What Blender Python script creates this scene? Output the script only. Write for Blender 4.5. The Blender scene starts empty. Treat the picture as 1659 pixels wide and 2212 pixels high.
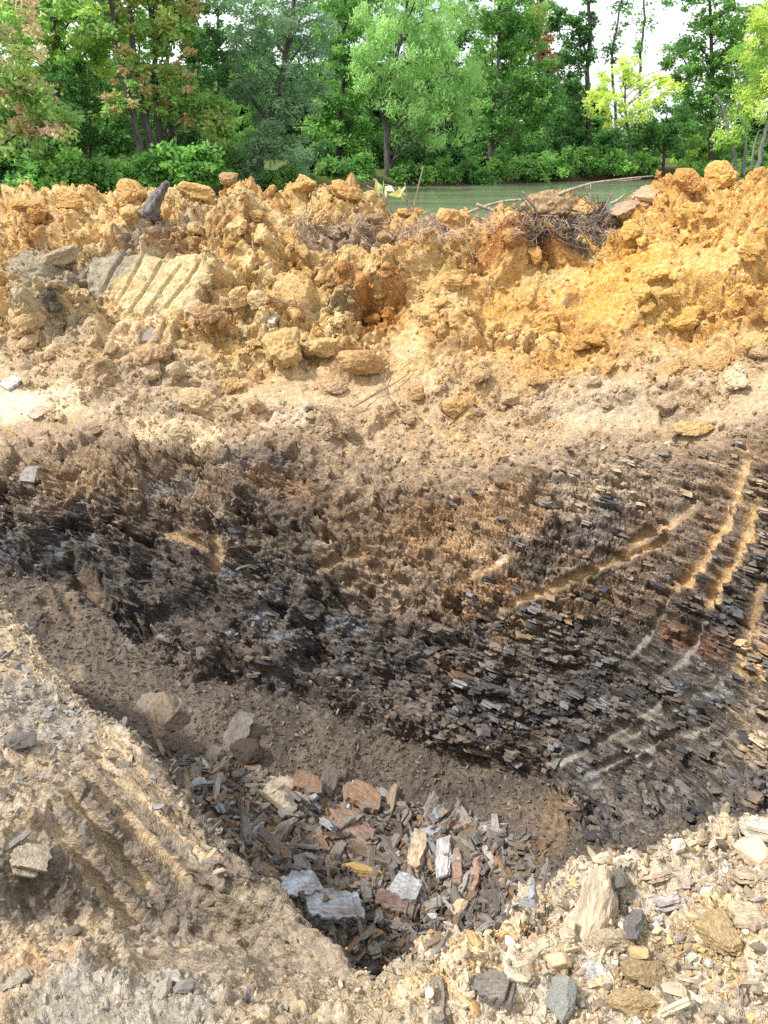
import bpy, math, random
import numpy as np
from mathutils import Vector, Matrix, Euler

random.seed(7)
RNG = np.random.default_rng(7)
f32 = np.float32

# ------------------------------------------------------------------ camera, sky, sun, exposure
scene = bpy.context.scene
COL = scene.collection
CAM_Z = 1.7
PITCH = math.radians(26.6)
FPX, CX, CY = 1609.0, 829.5, 1106.0          # focal length and centre of the photograph (1659 x 2212 units)
cam_data = bpy.data.cameras.new('camera')
cam = bpy.data.objects.new('camera', cam_data)
COL.objects.link(cam)
cam.location = (0, 0, CAM_Z)
cam.rotation_euler = (math.radians(90) - PITCH, 0, 0)
cam_data.sensor_fit = 'VERTICAL'
cam_data.sensor_height = 36
cam_data.lens = 36 * FPX / 2212.0
cam_data.clip_start = 0.05
cam_data.clip_end = 4000
scene.camera = cam

SUN_EL, SUN_AZ = math.radians(55), math.radians(-105)   # azimuth from +Y towards +X
world = bpy.data.worlds.new('World')
scene.world = world
world.use_nodes = True
wn, wl = world.node_tree.nodes, world.node_tree.links
wn.clear()
w_out = wn.new('ShaderNodeOutputWorld')
w_bg = wn.new('ShaderNodeBackground')
w_sky = wn.new('ShaderNodeTexSky')
w_sky.sky_type = 'NISHITA'
w_sky.sun_disc = False
w_sky.sun_elevation = SUN_EL
w_sky.sun_rotation = SUN_AZ
w_sky.air_density = 1.0
w_sky.dust_density = 2.0
w_tc = wn.new('ShaderNodeTexCoord')
w_map = wn.new('ShaderNodeMapping')
w_map.inputs['Scale'].default_value = (1.0, 1.0, 2.2)
w_noise = wn.new('ShaderNodeTexNoise')
w_noise.inputs['Scale'].default_value = 2.6
w_noise.inputs['Detail'].default_value = 7
w_ramp = wn.new('ShaderNodeValToRGB')
w_ramp.color_ramp.elements[0].position = 0.36
w_ramp.color_ramp.elements[1].position = 0.54
w_ramp.color_ramp.elements[0].color = (.4, .4, .4, 1)
w_mix = wn.new('ShaderNodeMix')
w_mix.data_type = 'RGBA'
w_mix.inputs['B'].default_value = (8.6, 8.8, 9.0, 1)      # thin bright cloud
wl.new(w_tc.outputs['Generated'], w_map.inputs['Vector'])
wl.new(w_map.outputs['Vector'], w_noise.inputs['Vector'])
wl.new(w_noise.outputs['Fac'], w_ramp.inputs['Fac'])
wl.new(w_ramp.outputs['Color'], w_mix.inputs['Factor'])
wl.new(w_sky.outputs['Color'], w_mix.inputs['A'])
wl.new(w_mix.outputs['Result'], w_bg.inputs['Color'])
w_bg.inputs['Strength'].default_value = 0.115
wl.new(w_bg.outputs['Background'], w_out.inputs['Surface'])

sun_data = bpy.data.lights.new('sun', 'SUN')
sun_data.energy = 3.4
sun_data.angle = math.radians(4)
sun_data.color = (1.0, 0.975, 0.94)
sun = bpy.data.objects.new('sun', sun_data)
COL.objects.link(sun)
sd = Vector((math.sin(SUN_AZ) * math.cos(SUN_EL), math.cos(SUN_AZ) * math.cos(SUN_EL), math.sin(SUN_EL)))
sun.rotation_euler = (-sd).to_track_quat('-Z', 'Y').to_euler()

scene.view_settings.view_transform = 'Standard'
scene.view_settings.look = 'None'
scene.view_settings.gamma = 1
scene.view_settings.exposure = 0.68
scene.cycles.use_denoising = False
scene.cycles.max_bounces = 5
scene.cycles.diffuse_bounces = 2
scene.cycles.transparent_max_bounces = 4

# ------------------------------------------------------------------ helpers
def lin(r, g, b):
    def c(x):
        x /= 255.0
        return x / 12.92 if x <= 0.04045 else ((x + 0.055) / 1.055) ** 2.4
    return np.array([c(r), c(g), c(b)], dtype=f32)

CP, SP = math.cos(PITCH), math.sin(PITCH)
def P(u, v, Y):
    """world point that lies Y metres ahead on the sight line through photograph point (u, v)"""
    dx, dy = (u - CX) / FPX, (CY - v) / FPX
    d = (dx, CP + dy * SP, -SP + dy * CP)
    s = Y / d[1]
    return np.array((d[0] * s, Y, CAM_Z + d[2] * s))
def W(k, Y, z):
    return np.array((k * Y, Y, z))

def hash3(ix, iy, iz, seed):
    h = (ix.astype(np.uint32) * np.uint32(374761393) + iy.astype(np.uint32) * np.uint32(668265263)
         + iz.astype(np.uint32) * np.uint32(2147483647) + np.uint32((seed * 974711 + 12345) & 0xffffffff))
    h = (h ^ (h >> np.uint32(13))) * np.uint32(1274126177)
    h = (h ^ (h >> np.uint32(16))) * np.uint32(2246822519)
    return h ^ (h >> np.uint32(15))
def h01(ix, iy, iz, seed):
    return (hash3(ix, iy, iz, seed) >> np.uint32(8)).astype(f32) * f32(1 / 16777216.0)

def vnoise(p, seed=0):
    q = np.floor(p)
    i = q.astype(np.int32)
    t = (p - q).astype(f32)
    t = t * t * (3 - 2 * t)
    x, y, z = i[:, 0], i[:, 1], i[:, 2]
    tx, ty, tz = t[:, 0], t[:, 1], t[:, 2]
    def L(a, b, w): return a + (b - a) * w
    c00 = L(h01(x, y, z, seed), h01(x + 1, y, z, seed), tx)
    c10 = L(h01(x, y + 1, z, seed), h01(x + 1, y + 1, z, seed), tx)
    c01 = L(h01(x, y, z + 1, seed), h01(x + 1, y, z + 1, seed), tx)
    c11 = L(h01(x, y + 1, z + 1, seed), h01(x + 1, y + 1, z + 1, seed), tx)
    return L(L(c00, c10, ty), L(c01, c11, ty), tz) * 2 - 1
def fbm(p, octaves=4, seed=0, gain=0.5):
    a, s, tot = 1.0, np.zeros(len(p), f32), 0.0
    for o in range(octaves):
        s += a * vnoise(p * (2.03 ** o) + 17.3 * o, seed + o)
        tot += a
        a *= gain
    return s / tot
def worley(p, seed=0, full=False):
    """F1, F2 and a random number for the nearest cell"""
    n = len(p)
    b = np.floor(p).astype(np.int32)
    f1 = np.full(n, 9.0, f32); f2 = np.full(n, 9.0, f32); cid = np.zeros(n, f32); lean = np.zeros(n, f32)
    for dx in (-1, 0, 1):
        for dy in (-1, 0, 1):
            for dz in (-1, 0, 1):
                x, y, z = b[:, 0] + dx, b[:, 1] + dy, b[:, 2] + dz
                h = hash3(x, y, z, seed)
                jx = (h & np.uint32(1023)).astype(f32) / 1023 * .9
                jy = ((h >> np.uint32(10)) & np.uint32(1023)).astype(f32) / 1023 * .9
                jz = ((h >> np.uint32(20)) & np.uint32(1023)).astype(f32) / 1023 * .9
                d = (x + jx - p[:, 0]) ** 2 + (y + jy - p[:, 1]) ** 2 + (z + jz - p[:, 2]) ** 2
                near = d < f1
                f2 = np.where(near, f1, np.minimum(f2, d))
                cid = np.where(near, ((h * np.uint32(2654435761)) >> np.uint32(8)).astype(f32) / 16777216.0, cid)
                if full:
                    s1 = ((h >> np.uint32(3)) & np.uint32(255)).astype(f32) / 127.5 - 1; s2 = ((h >> np.uint32(12)) & np.uint32(255)).astype(f32) / 127.5 - 1; s3 = ((h >> np.uint32(21)) & np.uint32(255)).astype(f32) / 127.5 - 1
                    lean = np.where(near, (p[:, 0] - x - jx) * s1 + (p[:, 1] - y - jy) * s2 + (p[:, 2] - z - jz) * s3, lean)
                f1 = np.where(near, d, f1)
    if full == 'lean': return np.sqrt(f1), np.sqrt(f2), cid, lean
    return np.sqrt(f1), np.sqrt(f2), cid
def sstep(a, b, x):
    t = np.clip((x - a) / (b - a), 0, 1)
    return t * t * (3 - 2 * t)

def pchip(xk, yk, x):
    xk, yk = np.asarray(xk, float), np.asarray(yk, float)
    h = np.diff(xk); d = np.diff(yk) / h
    m = np.zeros(len(xk))
    for i in range(1, len(xk) - 1):
        if d[i - 1] * d[i] > 0:
            w1, w2 = 2 * h[i] + h[i - 1], h[i] + 2 * h[i - 1]
            m[i] = (w1 + w2) / (w1 / d[i - 1] + w2 / d[i])
    m[0], m[-1] = 0, 0
    x = np.clip(x, xk[0], xk[-1])
    i = np.clip(np.searchsorted(xk, x) - 1, 0, len(h) - 1)
    t = (x - xk[i]) / h[i]
    return ((1 + 2 * t) * (1 - t) ** 2 * yk[i] + t * (1 - t) ** 2 * h[i] * m[i]
            + t * t * (3 - 2 * t) * yk[i + 1] + t * t * (t - 1) * h[i] * m[i + 1])

def mesh_from(name, verts, faces, smooth=True):
    me = bpy.data.meshes.new(name)
    verts = np.asarray(verts, f32)
    if isinstance(faces, np.ndarray) and faces.ndim == 2:
        me.vertices.add(len(verts)); me.vertices.foreach_set('co', verts.ravel())
        nf, k = faces.shape
        me.loops.add(nf * k); me.loops.foreach_set('vertex_index', faces.astype(np.int32).ravel())
        me.polygons.add(nf)
        me.polygons.foreach_set('loop_start', np.arange(0, nf * k, k, dtype=np.int32))
        me.polygons.foreach_set('loop_total', np.full(nf, k, np.int32))
        me.update(calc_edges=True)
    else:
        me.from_pydata([tuple(v) for v in verts], [], [tuple(f) for f in faces])
    if len(me.polygons):
        me.polygons.foreach_set('use_smooth', np.full(len(me.polygons), smooth, bool))
    return me
def point_colour(me, cols, name='Col'):
    a = me.attributes.new(name, 'FLOAT_COLOR', 'POINT')
    c = np.ones((len(me.vertices), 4), f32); c[:, :3] = cols
    a.data.foreach_set('color', c.ravel())
def obj(name, me, mat=None, parent=None, loc=None, rot=None, scale=None, label=None, cat=None, group=None, kind=None, color=None):
    o = bpy.data.objects.new(name, me)
    COL.objects.link(o)
    if mat is not None and me is not None:
        if len(me.materials) == 0: me.materials.append(mat)
    if parent is not None: o.parent = parent
    if loc is not None: o.location = loc
    if rot is not None: o.rotation_euler = rot
    if scale is not None: o.scale = scale
    if color is not None: o.color = (*[float(c) for c in color], 1)
    if label: o['label'] = label
    if cat: o['category'] = cat
    if group: o['group'] = group
    if kind: o['kind'] = kind
    return o

# ------------------------------------------------------------------ materials
def nodes_of(name):
    m = bpy.data.materials.new(name)
    m.use_nodes = True
    n, l = m.node_tree.nodes, m.node_tree.links
    return m, n, l, n['Principled BSDF']
def earth_material():
    m, n, l, b = nodes_of('earth')
    at = n.new('ShaderNodeAttribute'); at.attribute_name = 'Col'
    tc = n.new('ShaderNodeTexCoord')
    v1 = n.new('ShaderNodeTexVoronoi'); v1.inputs['Scale'].default_value = 38
    v2 = n.new('ShaderNodeTexVoronoi'); v2.inputs['Scale'].default_value = 95
    ns = n.new('ShaderNodeTexNoise'); ns.inputs['Scale'].default_value = 60; ns.inputs['Detail'].default_value = 3; ns.inputs['Roughness'].default_value = .7
    warp = n.new('ShaderNodeMix'); warp.data_type = 'RGBA'; warp.inputs['Factor'].default_value = .03
    l.new(tc.outputs['Object'], warp.inputs['A']); l.new(ns.outputs['Color'], warp.inputs['B'])
    l.new(tc.outputs['Object'], ns.inputs['Vector'])
    for v in (v1, v2): l.new(warp.outputs['Result'], v.inputs['Vector'])
    hs = n.new('ShaderNodeHueSaturation')
    sep = n.new('ShaderNodeSeparateColor'); l.new(v2.outputs['Color'], sep.inputs['Color'])
    sep1 = n.new('ShaderNodeSeparateColor'); l.new(v1.outputs['Color'], sep1.inputs['Color'])
    val = n.new('ShaderNodeMath'); val.operation = 'MULTIPLY_ADD'; val.inputs[1].default_value = .5; val.inputs[2].default_value = .58
    l.new(sep.outputs['Red'], val.inputs[0])
    val1 = n.new('ShaderNodeMath'); val1.operation = 'MULTIPLY_ADD'; val1.inputs[1].default_value = .3; l.new(sep1.outputs['Red'], val1.inputs[0]); l.new(val.outputs[0], val1.inputs[2])
    l.new(val1.outputs[0], hs.inputs['Value'])
    sat = n.new('ShaderNodeMath'); sat.operation = 'MULTIPLY_ADD'; sat.inputs[1].default_value = .5; sat.inputs[2].default_value = .72
    l.new(sep.outputs['Green'], sat.inputs[0]); l.new(sat.outputs[0], hs.inputs['Saturation'])
    l.new(at.outputs['Color'], hs.inputs['Color'])
    l.new(hs.outputs['Color'], b.inputs['Base Color'])
    b.inputs['Roughness'].default_value = .92
    b.inputs['Specular IOR Level'].default_value = .2
    add = n.new('ShaderNodeMath'); add.operation = 'MULTIPLY_ADD'; add.inputs[1].default_value = .6
    l.new(v2.outputs['Distance'], add.inputs[0]); l.new(v1.outputs['Distance'], add.inputs[2])
    add2 = n.new('ShaderNodeMath'); add2.operation = 'MULTIPLY_ADD'; add2.inputs[1].default_value = -1.2
    l.new(ns.outputs['Fac'], add2.inputs[0]); l.new(add.outputs[0], add2.inputs[2])
    lam = n.new('ShaderNodeAttribute'); lam.attribute_name = 'Lam'
    mp = n.new('ShaderNodeMapping'); mp.vector_type = 'TEXTURE'; mp.inputs['Rotation'].default_value = (math.radians(-18), math.radians(20), 0); mp.inputs['Scale'].default_value = (1 / 5, 1 / 7, 1 / 42)
    l.new(tc.outputs['Object'], mp.inputs['Vector'])
    nl_ = n.new('ShaderNodeTexNoise'); nl_.inputs['Scale'].default_value = 1.0; nl_.inputs['Detail'].default_value = 3; nl_.inputs['Roughness'].default_value = .65
    l.new(mp.outputs['Vector'], nl_.inputs['Vector'])
    sc_ = n.new('ShaderNodeMapRange'); sc_.inputs['From Min'].default_value = .36; sc_.inputs['From Max'].default_value = .6; sc_.inputs['To Min'].default_value = .38; sc_.inputs['To Max'].default_value = 1.18
    l.new(nl_.outputs['Fac'], sc_.inputs['Value'])
    lv = n.new('ShaderNodeMix'); lv.data_type = 'FLOAT'; l.new(lam.outputs['Fac'], lv.inputs['Factor']); lv.inputs['A'].default_value = 1; l.new(sc_.outputs['Result'], lv.inputs['B'])
    hv = n.new('ShaderNodeMath'); hv.operation = 'MULTIPLY'; l.new(val1.outputs[0], hv.inputs[0]); l.new(lv.outputs['Result'], hv.inputs[1]); l.new(hv.outputs[0], hs.inputs['Value'])
    lb = n.new('ShaderNodeMath'); lb.operation = 'MULTIPLY'; l.new(nl_.outputs['Fac'], lb.inputs[0]); l.new(lam.outputs['Fac'], lb.inputs[1])
    add3 = n.new('ShaderNodeMath'); add3.operation = 'MULTIPLY_ADD'; add3.inputs[1].default_value = -3.0; l.new(lb.outputs[0], add3.inputs[0]); l.new(add2.outputs[0], add3.inputs[2])
    bp = n.new('ShaderNodeBump'); bp.inputs['Strength'].default_value = .8; bp.inputs['Distance'].default_value = .012; bp.invert = True
    l.new(add3.outputs[0], bp.inputs['Height']); l.new(bp.outputs['Normal'], b.inputs['Normal'])
    return m
def rock_material(name, source, stretch=(1, 1, 1), scale=18, contrast=.6, bump=.6, streak=None, rough=.85):
    """source: 'object' (each object's own colour) or 'instance' (colour carried by the scattered point)"""
    m, n, l, b = nodes_of(name)
    tc = n.new('ShaderNodeTexCoord'); oi = n.new('ShaderNodeObjectInfo')
    mp = n.new('ShaderNodeMapping'); mp.inputs['Scale'].default_value = stretch
    off = n.new('ShaderNodeVectorMath'); off.operation = 'SCALE'; off.inputs[0].default_value = (13, 7, 5)
    l.new(oi.outputs['Random'], off.inputs['Scale']); l.new(off.outputs[0], mp.inputs['Location'])
    l.new(tc.outputs['Object'], mp.inputs['Vector'])
    ns = n.new('ShaderNodeTexNoise'); ns.inputs['Scale'].default_value = scale; ns.inputs['Detail'].default_value = 8; ns.inputs['Roughness'].default_value = .68
    l.new(mp.outputs['Vector'], ns.inputs['Vector'])
    if source == 'object':
        colour = oi.outputs['Color']
    else:
        at = n.new('ShaderNodeAttribute'); at.attribute_type = 'INSTANCER'; at.attribute_name = 'icol'; colour = at.outputs['Color']
    if streak is not None:
        n2 = n.new('ShaderNodeTexNoise'); n2.inputs['Scale'].default_value = scale * .35; n2.inputs['Detail'].default_value = 4
        l.new(mp.outputs['Vector'], n2.inputs['Vector'])
        rp = n.new('ShaderNodeValToRGB'); rp.color_ramp.elements[0].position = .52; rp.color_ramp.elements[1].position = .64
        l.new(n2.outputs['Fac'], rp.inputs['Fac'])
        fm = n.new('ShaderNodeMath'); fm.operation = 'MULTIPLY'; fm.inputs[1].default_value = .4; l.new(rp.outputs['Color'], fm.inputs[0])
        mx = n.new('ShaderNodeMix'); mx.data_type = 'RGBA'; mx.inputs['B'].default_value = (*streak, 1)
        l.new(fm.outputs[0], mx.inputs['Factor']); l.new(colour, mx.inputs['A']); colour = mx.outputs['Result']
    if streak is not None:
        n3 = n.new('ShaderNodeTexNoise'); n3.inputs['Scale'].default_value = scale * .2; n3.inputs['Detail'].default_value = 5
        l.new(tc.outputs['Object'], n3.inputs['Vector'])
        r3 = n.new('ShaderNodeMapRange'); r3.inputs['From Min'].default_value = .4; r3.inputs['From Max'].default_value = .65; r3.inputs['To Max'].default_value = .65
        l.new(n3.outputs['Fac'], r3.inputs['Value'])
        m3 = n.new('ShaderNodeMix'); m3.data_type = 'RGBA'; m3.inputs['B'].default_value = (*[float(x) for x in lin(128, 120, 110)], 1)
        l.new(r3.outputs['Result'], m3.inputs['Factor']); l.new(colour, m3.inputs['A']); colour = m3.outputs['Result']
    hs = n.new('ShaderNodeHueSaturation'); l.new(colour, hs.inputs['Color'])
    mr = n.new('ShaderNodeMapRange'); mr.inputs['From Min'].default_value = .3; mr.inputs['From Max'].default_value = .7
    mr.inputs['To Min'].default_value = 1 - contrast; mr.inputs['To Max'].default_value = 1 + contrast
    l.new(ns.outputs['Fac'], mr.inputs['Value']); l.new(mr.outputs['Result'], hs.inputs['Value'])
    l.new(hs.outputs['Color'], b.inputs['Base Color'])
    b.inputs['Roughness'].default_value = rough; b.inputs['Specular IOR Level'].default_value = .3
    bp = n.new('ShaderNodeBump'); bp.inputs['Strength'].default_value = bump; bp.inputs['Distance'].default_value = .02
    l.new(ns.outputs['Fac'], bp.inputs['Height']); l.new(bp.outputs['Normal'], b.inputs['Normal'])
    return m
def leaf_material():
    m, n, l, b = nodes_of('leaves')
    at = n.new('ShaderNodeAttribute'); at.attribute_name = 'Col'
    l.new(at.outputs['Color'], b.inputs['Base Color'])
    b.inputs['Roughness'].default_value = .6; b.inputs['Specular IOR Level'].default_value = .15
    tr = n.new('ShaderNodeBsdfTranslucent'); br = n.new('ShaderNodeHueSaturation'); br.inputs['Value'].default_value = 1.5; br.inputs['Saturation'].default_value = 1.1
    l.new(at.outputs['Color'], br.inputs['Color']); l.new(br.outputs['Color'], tr.inputs['Color'])
    mx = n.new('ShaderNodeMixShader'); mx.inputs[0].default_value = .5
    l.new(b.outputs[0], mx.inputs[1]); l.new(tr.outputs[0], mx.inputs[2])
    l.new(mx.outputs[0], n['Material Output'].inputs['Surface'])
    return m
def bark_material(name, c1, c2, scale=9):
    m, n, l, b = nodes_of(name)
    tc = n.new('ShaderNodeTexCoord'); mp = n.new('ShaderNodeMapping'); mp.inputs['Scale'].default_value = (1, 1, .18)
    ns = n.new('ShaderNodeTexNoise'); ns.inputs['Scale'].default_value = scale; ns.inputs['Detail'].default_value = 6; ns.inputs['Roughness'].default_value = .7
    rp = n.new('ShaderNodeValToRGB'); rp.color_ramp.elements[0].position = .35; rp.color_ramp.elements[1].position = .65
    rp.color_ramp.elements[0].color = (*[float(x) for x in c1], 1); rp.color_ramp.elements[1].color = (*[float(x) for x in c2], 1)
    l.new(tc.outputs['Object'], mp.inputs['Vector']); l.new(mp.outputs['Vector'], ns.inputs['Vector'])
    l.new(ns.outputs['Fac'], rp.inputs['Fac']); l.new(rp.outputs['Color'], b.inputs['Base Color'])
    b.inputs['Roughness'].default_value = .9
    bp = n.new('ShaderNodeBump'); bp.inputs['Strength'].default_value = .8; bp.inputs['Distance'].default_value = .03
    l.new(ns.outputs['Fac'], bp.inputs['Height']); l.new(bp.outputs['Normal'], b.inputs['Normal'])
    return m
def water_material(name, base, scum, rough=.08, scale=.5):
    m, n, l, b = nodes_of(name)
    tc = n.new('ShaderNodeTexCoord'); mp = n.new('ShaderNodeMapping'); mp.inputs['Scale'].default_value = (.35, 1.6, 1)
    ns = n.new('ShaderNodeTexNoise'); ns.inputs['Scale'].default_value = scale; ns.inputs['Detail'].default_value = 7; ns.inputs['Roughness'].default_value = .65
    l.new(tc.outputs['Object'], mp.inputs['Vector']); l.new(mp.outputs['Vector'], ns.inputs['Vector'])
    rp = n.new('ShaderNodeValToRGB'); rp.color_ramp.elements[0].position = .3; rp.color_ramp.elements[1].position = .75
    l.new(ns.outputs['Fac'], rp.inputs['Fac'])
    mx = n.new('ShaderNodeMix'); mx.data_type = 'RGBA'
    mx.inputs['A'].default_value = (*base, 1); mx.inputs['B'].default_value = (*scum, 1)
    l.new(rp.outputs['Color'], mx.inputs['Factor']); l.new(mx.outputs['Result'], b.inputs['Base Color'])
    mr = n.new('ShaderNodeMapRange'); mr.inputs['To Min'].default_value = rough; mr.inputs['To Max'].default_value = rough + .1
    l.new(rp.outputs['Color'], mr.inputs['Value']); l.new(mr.outputs['Result'], b.inputs['Roughness'])
    b.inputs['IOR'].default_value = 1.33
    n2 = n.new('ShaderNodeTexNoise'); n2.inputs['Scale'].default_value = 2.2; n2.inputs['Detail'].default_value = 3
    l.new(mp.outputs['Vector'], n2.inputs['Vector'])
    bp = n.new('ShaderNodeBump'); bp.inputs['Strength'].default_value = .05; bp.inputs['Distance'].default_value = .03
    l.new(n2.outputs['Fac'], bp.inputs['Height']); l.new(bp.outputs['Normal'], b.inputs['Normal'])
    return m

M_EARTH = earth_material()
M_LEAF = leaf_material()
M_SHALE = rock_material('shale', 'object', (.35, 1, 3.5), 22, .55, .6, streak=tuple(lin(140, 106, 74)))
M_STONE = rock_material('stone', 'object', (1, 1, 1.6), 24, .45, .5)
M_CLOD = rock_material('clay_clods', 'object', (1, 1, 1), 14, .5, 1.0, rough=.95)
M_GRIT = rock_material('loose_stones', 'instance', (.5, 1, 2), 3.0, .4, .5)
M_CRUMB = rock_material('clay_crumbs', 'instance', (1, 1, 1), 3.0, .4, .9, rough=.95)
M_BARK = bark_material('dark_bark', lin(44, 40, 38), lin(104, 98, 92))
M_BARK_PALE = bark_material('grey_bark', lin(84, 82, 80), lin(150, 148, 145))
M_WOOD = bark_material('weathered_wood', lin(110, 98, 84), lin(190, 178, 160), 30)
M_ROOT = bark_material('roots', lin(92, 78, 64), lin(168, 150, 128), 40)
M_WATER = water_material('pond_water', tuple(lin(98, 110, 84)), tuple(lin(124, 134, 104)), .1, .5)
M_PUDDLE = water_material('puddle_water', tuple(lin(96, 90, 72)), tuple(lin(112, 104, 82)), .05, 3)

# ------------------------------------------------------------------ the ground round the pit: break lines from near to far
def curve(pts):
    pts = sorted(pts, key=lambda p: p[0] / p[1])
    k = np.array([p[0] / p[1] for p in pts]); y = np.array([p[1] for p in pts]); z = np.array([p[2] for p in pts])
    return k, y, z
C = {}
C['foot'] = curve([W(-2, .42, .06), W(-.9, .45, .06), W(0, .48, .06), W(.9, .5, .12), W(2, .5, .12)])
C['gravel_edge'] = curve([P(0, 2080, 1.05), P(250, 2110, 1.0), P(450, 2140, .97), P(600, 2185, .95), P(800, 2185, .96), P(1000, 2140, 1.0), P(1250, 2100, 1.0), P(1659, 2000, 1.1)])
C['hollow'] = curve([P(-150, 1990, 1.28), P(0, 1990, 1.33), P(150, 1985, 1.42), P(400, 2025, 1.5), P(600, 2095, 1.40), P(750, 2145, 1.16), P(850, 2150, 1.05), P(1000, 2085, 1.06), P(1250, 2040, 1.09), P(1659, 1920, 1.25)])
C['spur'] = curve([P(-250, 1760, 1.6), P(0, 1730, 1.7), P(120, 1690, 1.83), P(230, 1665, 1.92), P(330, 1750, 1.8), P(450, 1880, 1.65), P(600, 2000, 1.52), P(720, 2110, 1.3), P(830, 2140, 1.12), P(1000, 2085, 1.11), P(1250, 2000, 1.2), P(1659, 1868, 1.4)])
C['lip'] = curve([P(-150, 1180, 3.5), P(0, 1300, 3.1), P(110, 1450, 2.6), P(220, 1545, 2.22), P(300, 1600, 2.1), P(400, 1730, 1.92), P(500, 1850, 1.76), P(640, 1985, 1.6), P(760, 2105, 1.36), P(810, 2135, 1.25), P(900, 2110, 1.19), P(1000, 2062, 1.17), P(1180, 1962, 1.32), P(1310, 1895, 1.45), P(1440, 1858, 1.52), P(1560, 1812, 1.6), P(1659, 1778, 1.65), P(1800, 1720, 1.8)])
C['drop'] = curve([W(-.75, 4.1, -1.1), W(-.61, 3.65, -1.15), W(-.435, 2.6, -1.65), W(-.298, 2.1, -1.95), W(-.12, 1.75, -2.15), W(0, 1.6, -2.25), W(.2, 1.55, -2.15), W(.33, 1.7, -1.8), W(.5, 1.75, -1.3), W(.72, 1.85, -.8), W(.9, 2.0, -.6)])
C['floor_near'] = curve([P(-60, 1360, 3.95), P(60, 1440, 3.75), P(250, 1640, 3.2), P(450, 1850, 2.85), P(600, 1950, 2.75), P(850, 2060, 2.55), P(1050, 2000, 2.7), P(1200, 1930, 2.6), P(1400, 1840, 2.4), P(1659, 1780, 2.1)])
C['floor_far'] = curve([P(-100, 1260, 4.7), P(0, 1330, 4.5), P(100, 1460, 4.1), P(330, 1620, 3.65), P(600, 1650, 3.75), P(900, 1720, 3.75), P(1100, 1800, 3.4), P(1300, 1820, 3.0), P(1500, 1790, 2.8), P(1659, 1750, 2.6)])
C['toe'] = curve([P(-100, 1190, 5.15), P(0, 1230, 5.0), P(150, 1285, 4.85), P(300, 1385, 4.6), P(450, 1465, 4.4), P(700, 1530, 4.25), P(900, 1600, 4.1), P(1080, 1660, 3.95), P(1250, 1690, 3.75), P(1450, 1690, 3.5), P(1659, 1640, 3.2)])
C['wall'] = curve([P(-100, 1110, 5.5), P(0, 1130, 5.35), P(200, 1180, 5.25), P(450, 1280, 5.0), P(700, 1330, 4.85), P(900, 1400, 4.65), P(1100, 1450, 4.45), P(1300, 1430, 4.4), P(1500, 1380, 4.25), P(1659, 1350, 4.05), P(1760, 1340, 3.9)])
C['wall_top'] = curve([P(-100, 1020, 5.7), P(0, 1010, 5.7), P(150, 1005, 5.72), P(400, 975, 5.85), P(620, 985, 5.85), P(800, 1070, 5.6), P(1000, 1060, 5.55), P(1250, 1010, 5.45), P(1500, 1000, 5.2), P(1659, 960, 4.9), P(1760, 930, 4.7)])
C['ledge'] = curve([P(-100, 820, 6.8), P(0, 830, 6.8), P(250, 820, 6.85), P(430, 860, 6.75), P(650, 880, 6.6), P(850, 930, 6.4), P(1050, 920, 6.3), P(1300, 880, 6.1), P(1500, 860, 5.8), P(1659, 830, 5.5), P(1760, 810, 5.4)])
C['slope'] = curve([P(-100, 650, 7.5), P(0, 660, 7.5), P(250, 680, 7.5), P(500, 690, 7.5), P(700, 690, 7.55), P(830, 700, 7.6), P(920, 680, 7.45), P(1050, 710, 7.2), P(1150, 700, 7.25), P(1300, 680, 7.0), P(1500, 640, 6.7), P(1659, 620, 6.4), P(1760, 610, 6.3)])
C['upper'] = curve([P(-100, 545, 8.1), P(0, 540, 8.1), P(250, 530, 8.1), P(500, 520, 8.2), P(700, 530, 8.2), P(850, 550, 8.05), P(1000, 555, 7.9), P(1200, 540, 7.95), P(1400, 500, 7.7), P(1659, 470, 7.2), P(1760, 455, 7.1)])
C['crest'] = curve([P(-120, 488, 8.7), P(0, 484, 8.7), P(120, 466, 8.75), P(200, 460, 8.8), P(300, 452, 8.8), P(400, 438, 8.85), P(480, 424, 8.9), P(560, 434, 8.9), P(650, 422, 8.9), P(720, 430, 8.9), P(765, 442, 8.85), P(805, 482, 8.7), P(900, 490, 8.7), P(1000, 492, 8.7), P(1100, 482, 8.7), P(1200, 470, 8.7), P(1310, 470, 8.6), P(1400, 448, 8.5), P(1470, 420, 8.3), P(1550, 408, 8.2), P(1659, 398, 8.0), P(1760, 390, 7.9)])
C['crest_back'] = curve([W(-.8, 9.7, .85), W(-.3, 9.9, 1.0), W(-.03, 9.8, .95), W(.0, 9.6, .7), W(.25, 9.5, .7), W(.35, 9.2, 1.1), W(.8, 9.0, 1.2)])
C['back_foot'] = curve([W(-.8, 12.5, -.8), W(0, 12.5, -.8), W(.8, 12.5, -.8)])
ORDER = ['foot', 'gravel_edge', 'hollow', 'spur', 'lip', 'drop', 'floor_near', 'floor_far', 'toe', 'wall', 'wall_top', 'ledge', 'slope', 'upper', 'crest', 'crest_back', 'back_foot']
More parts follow.
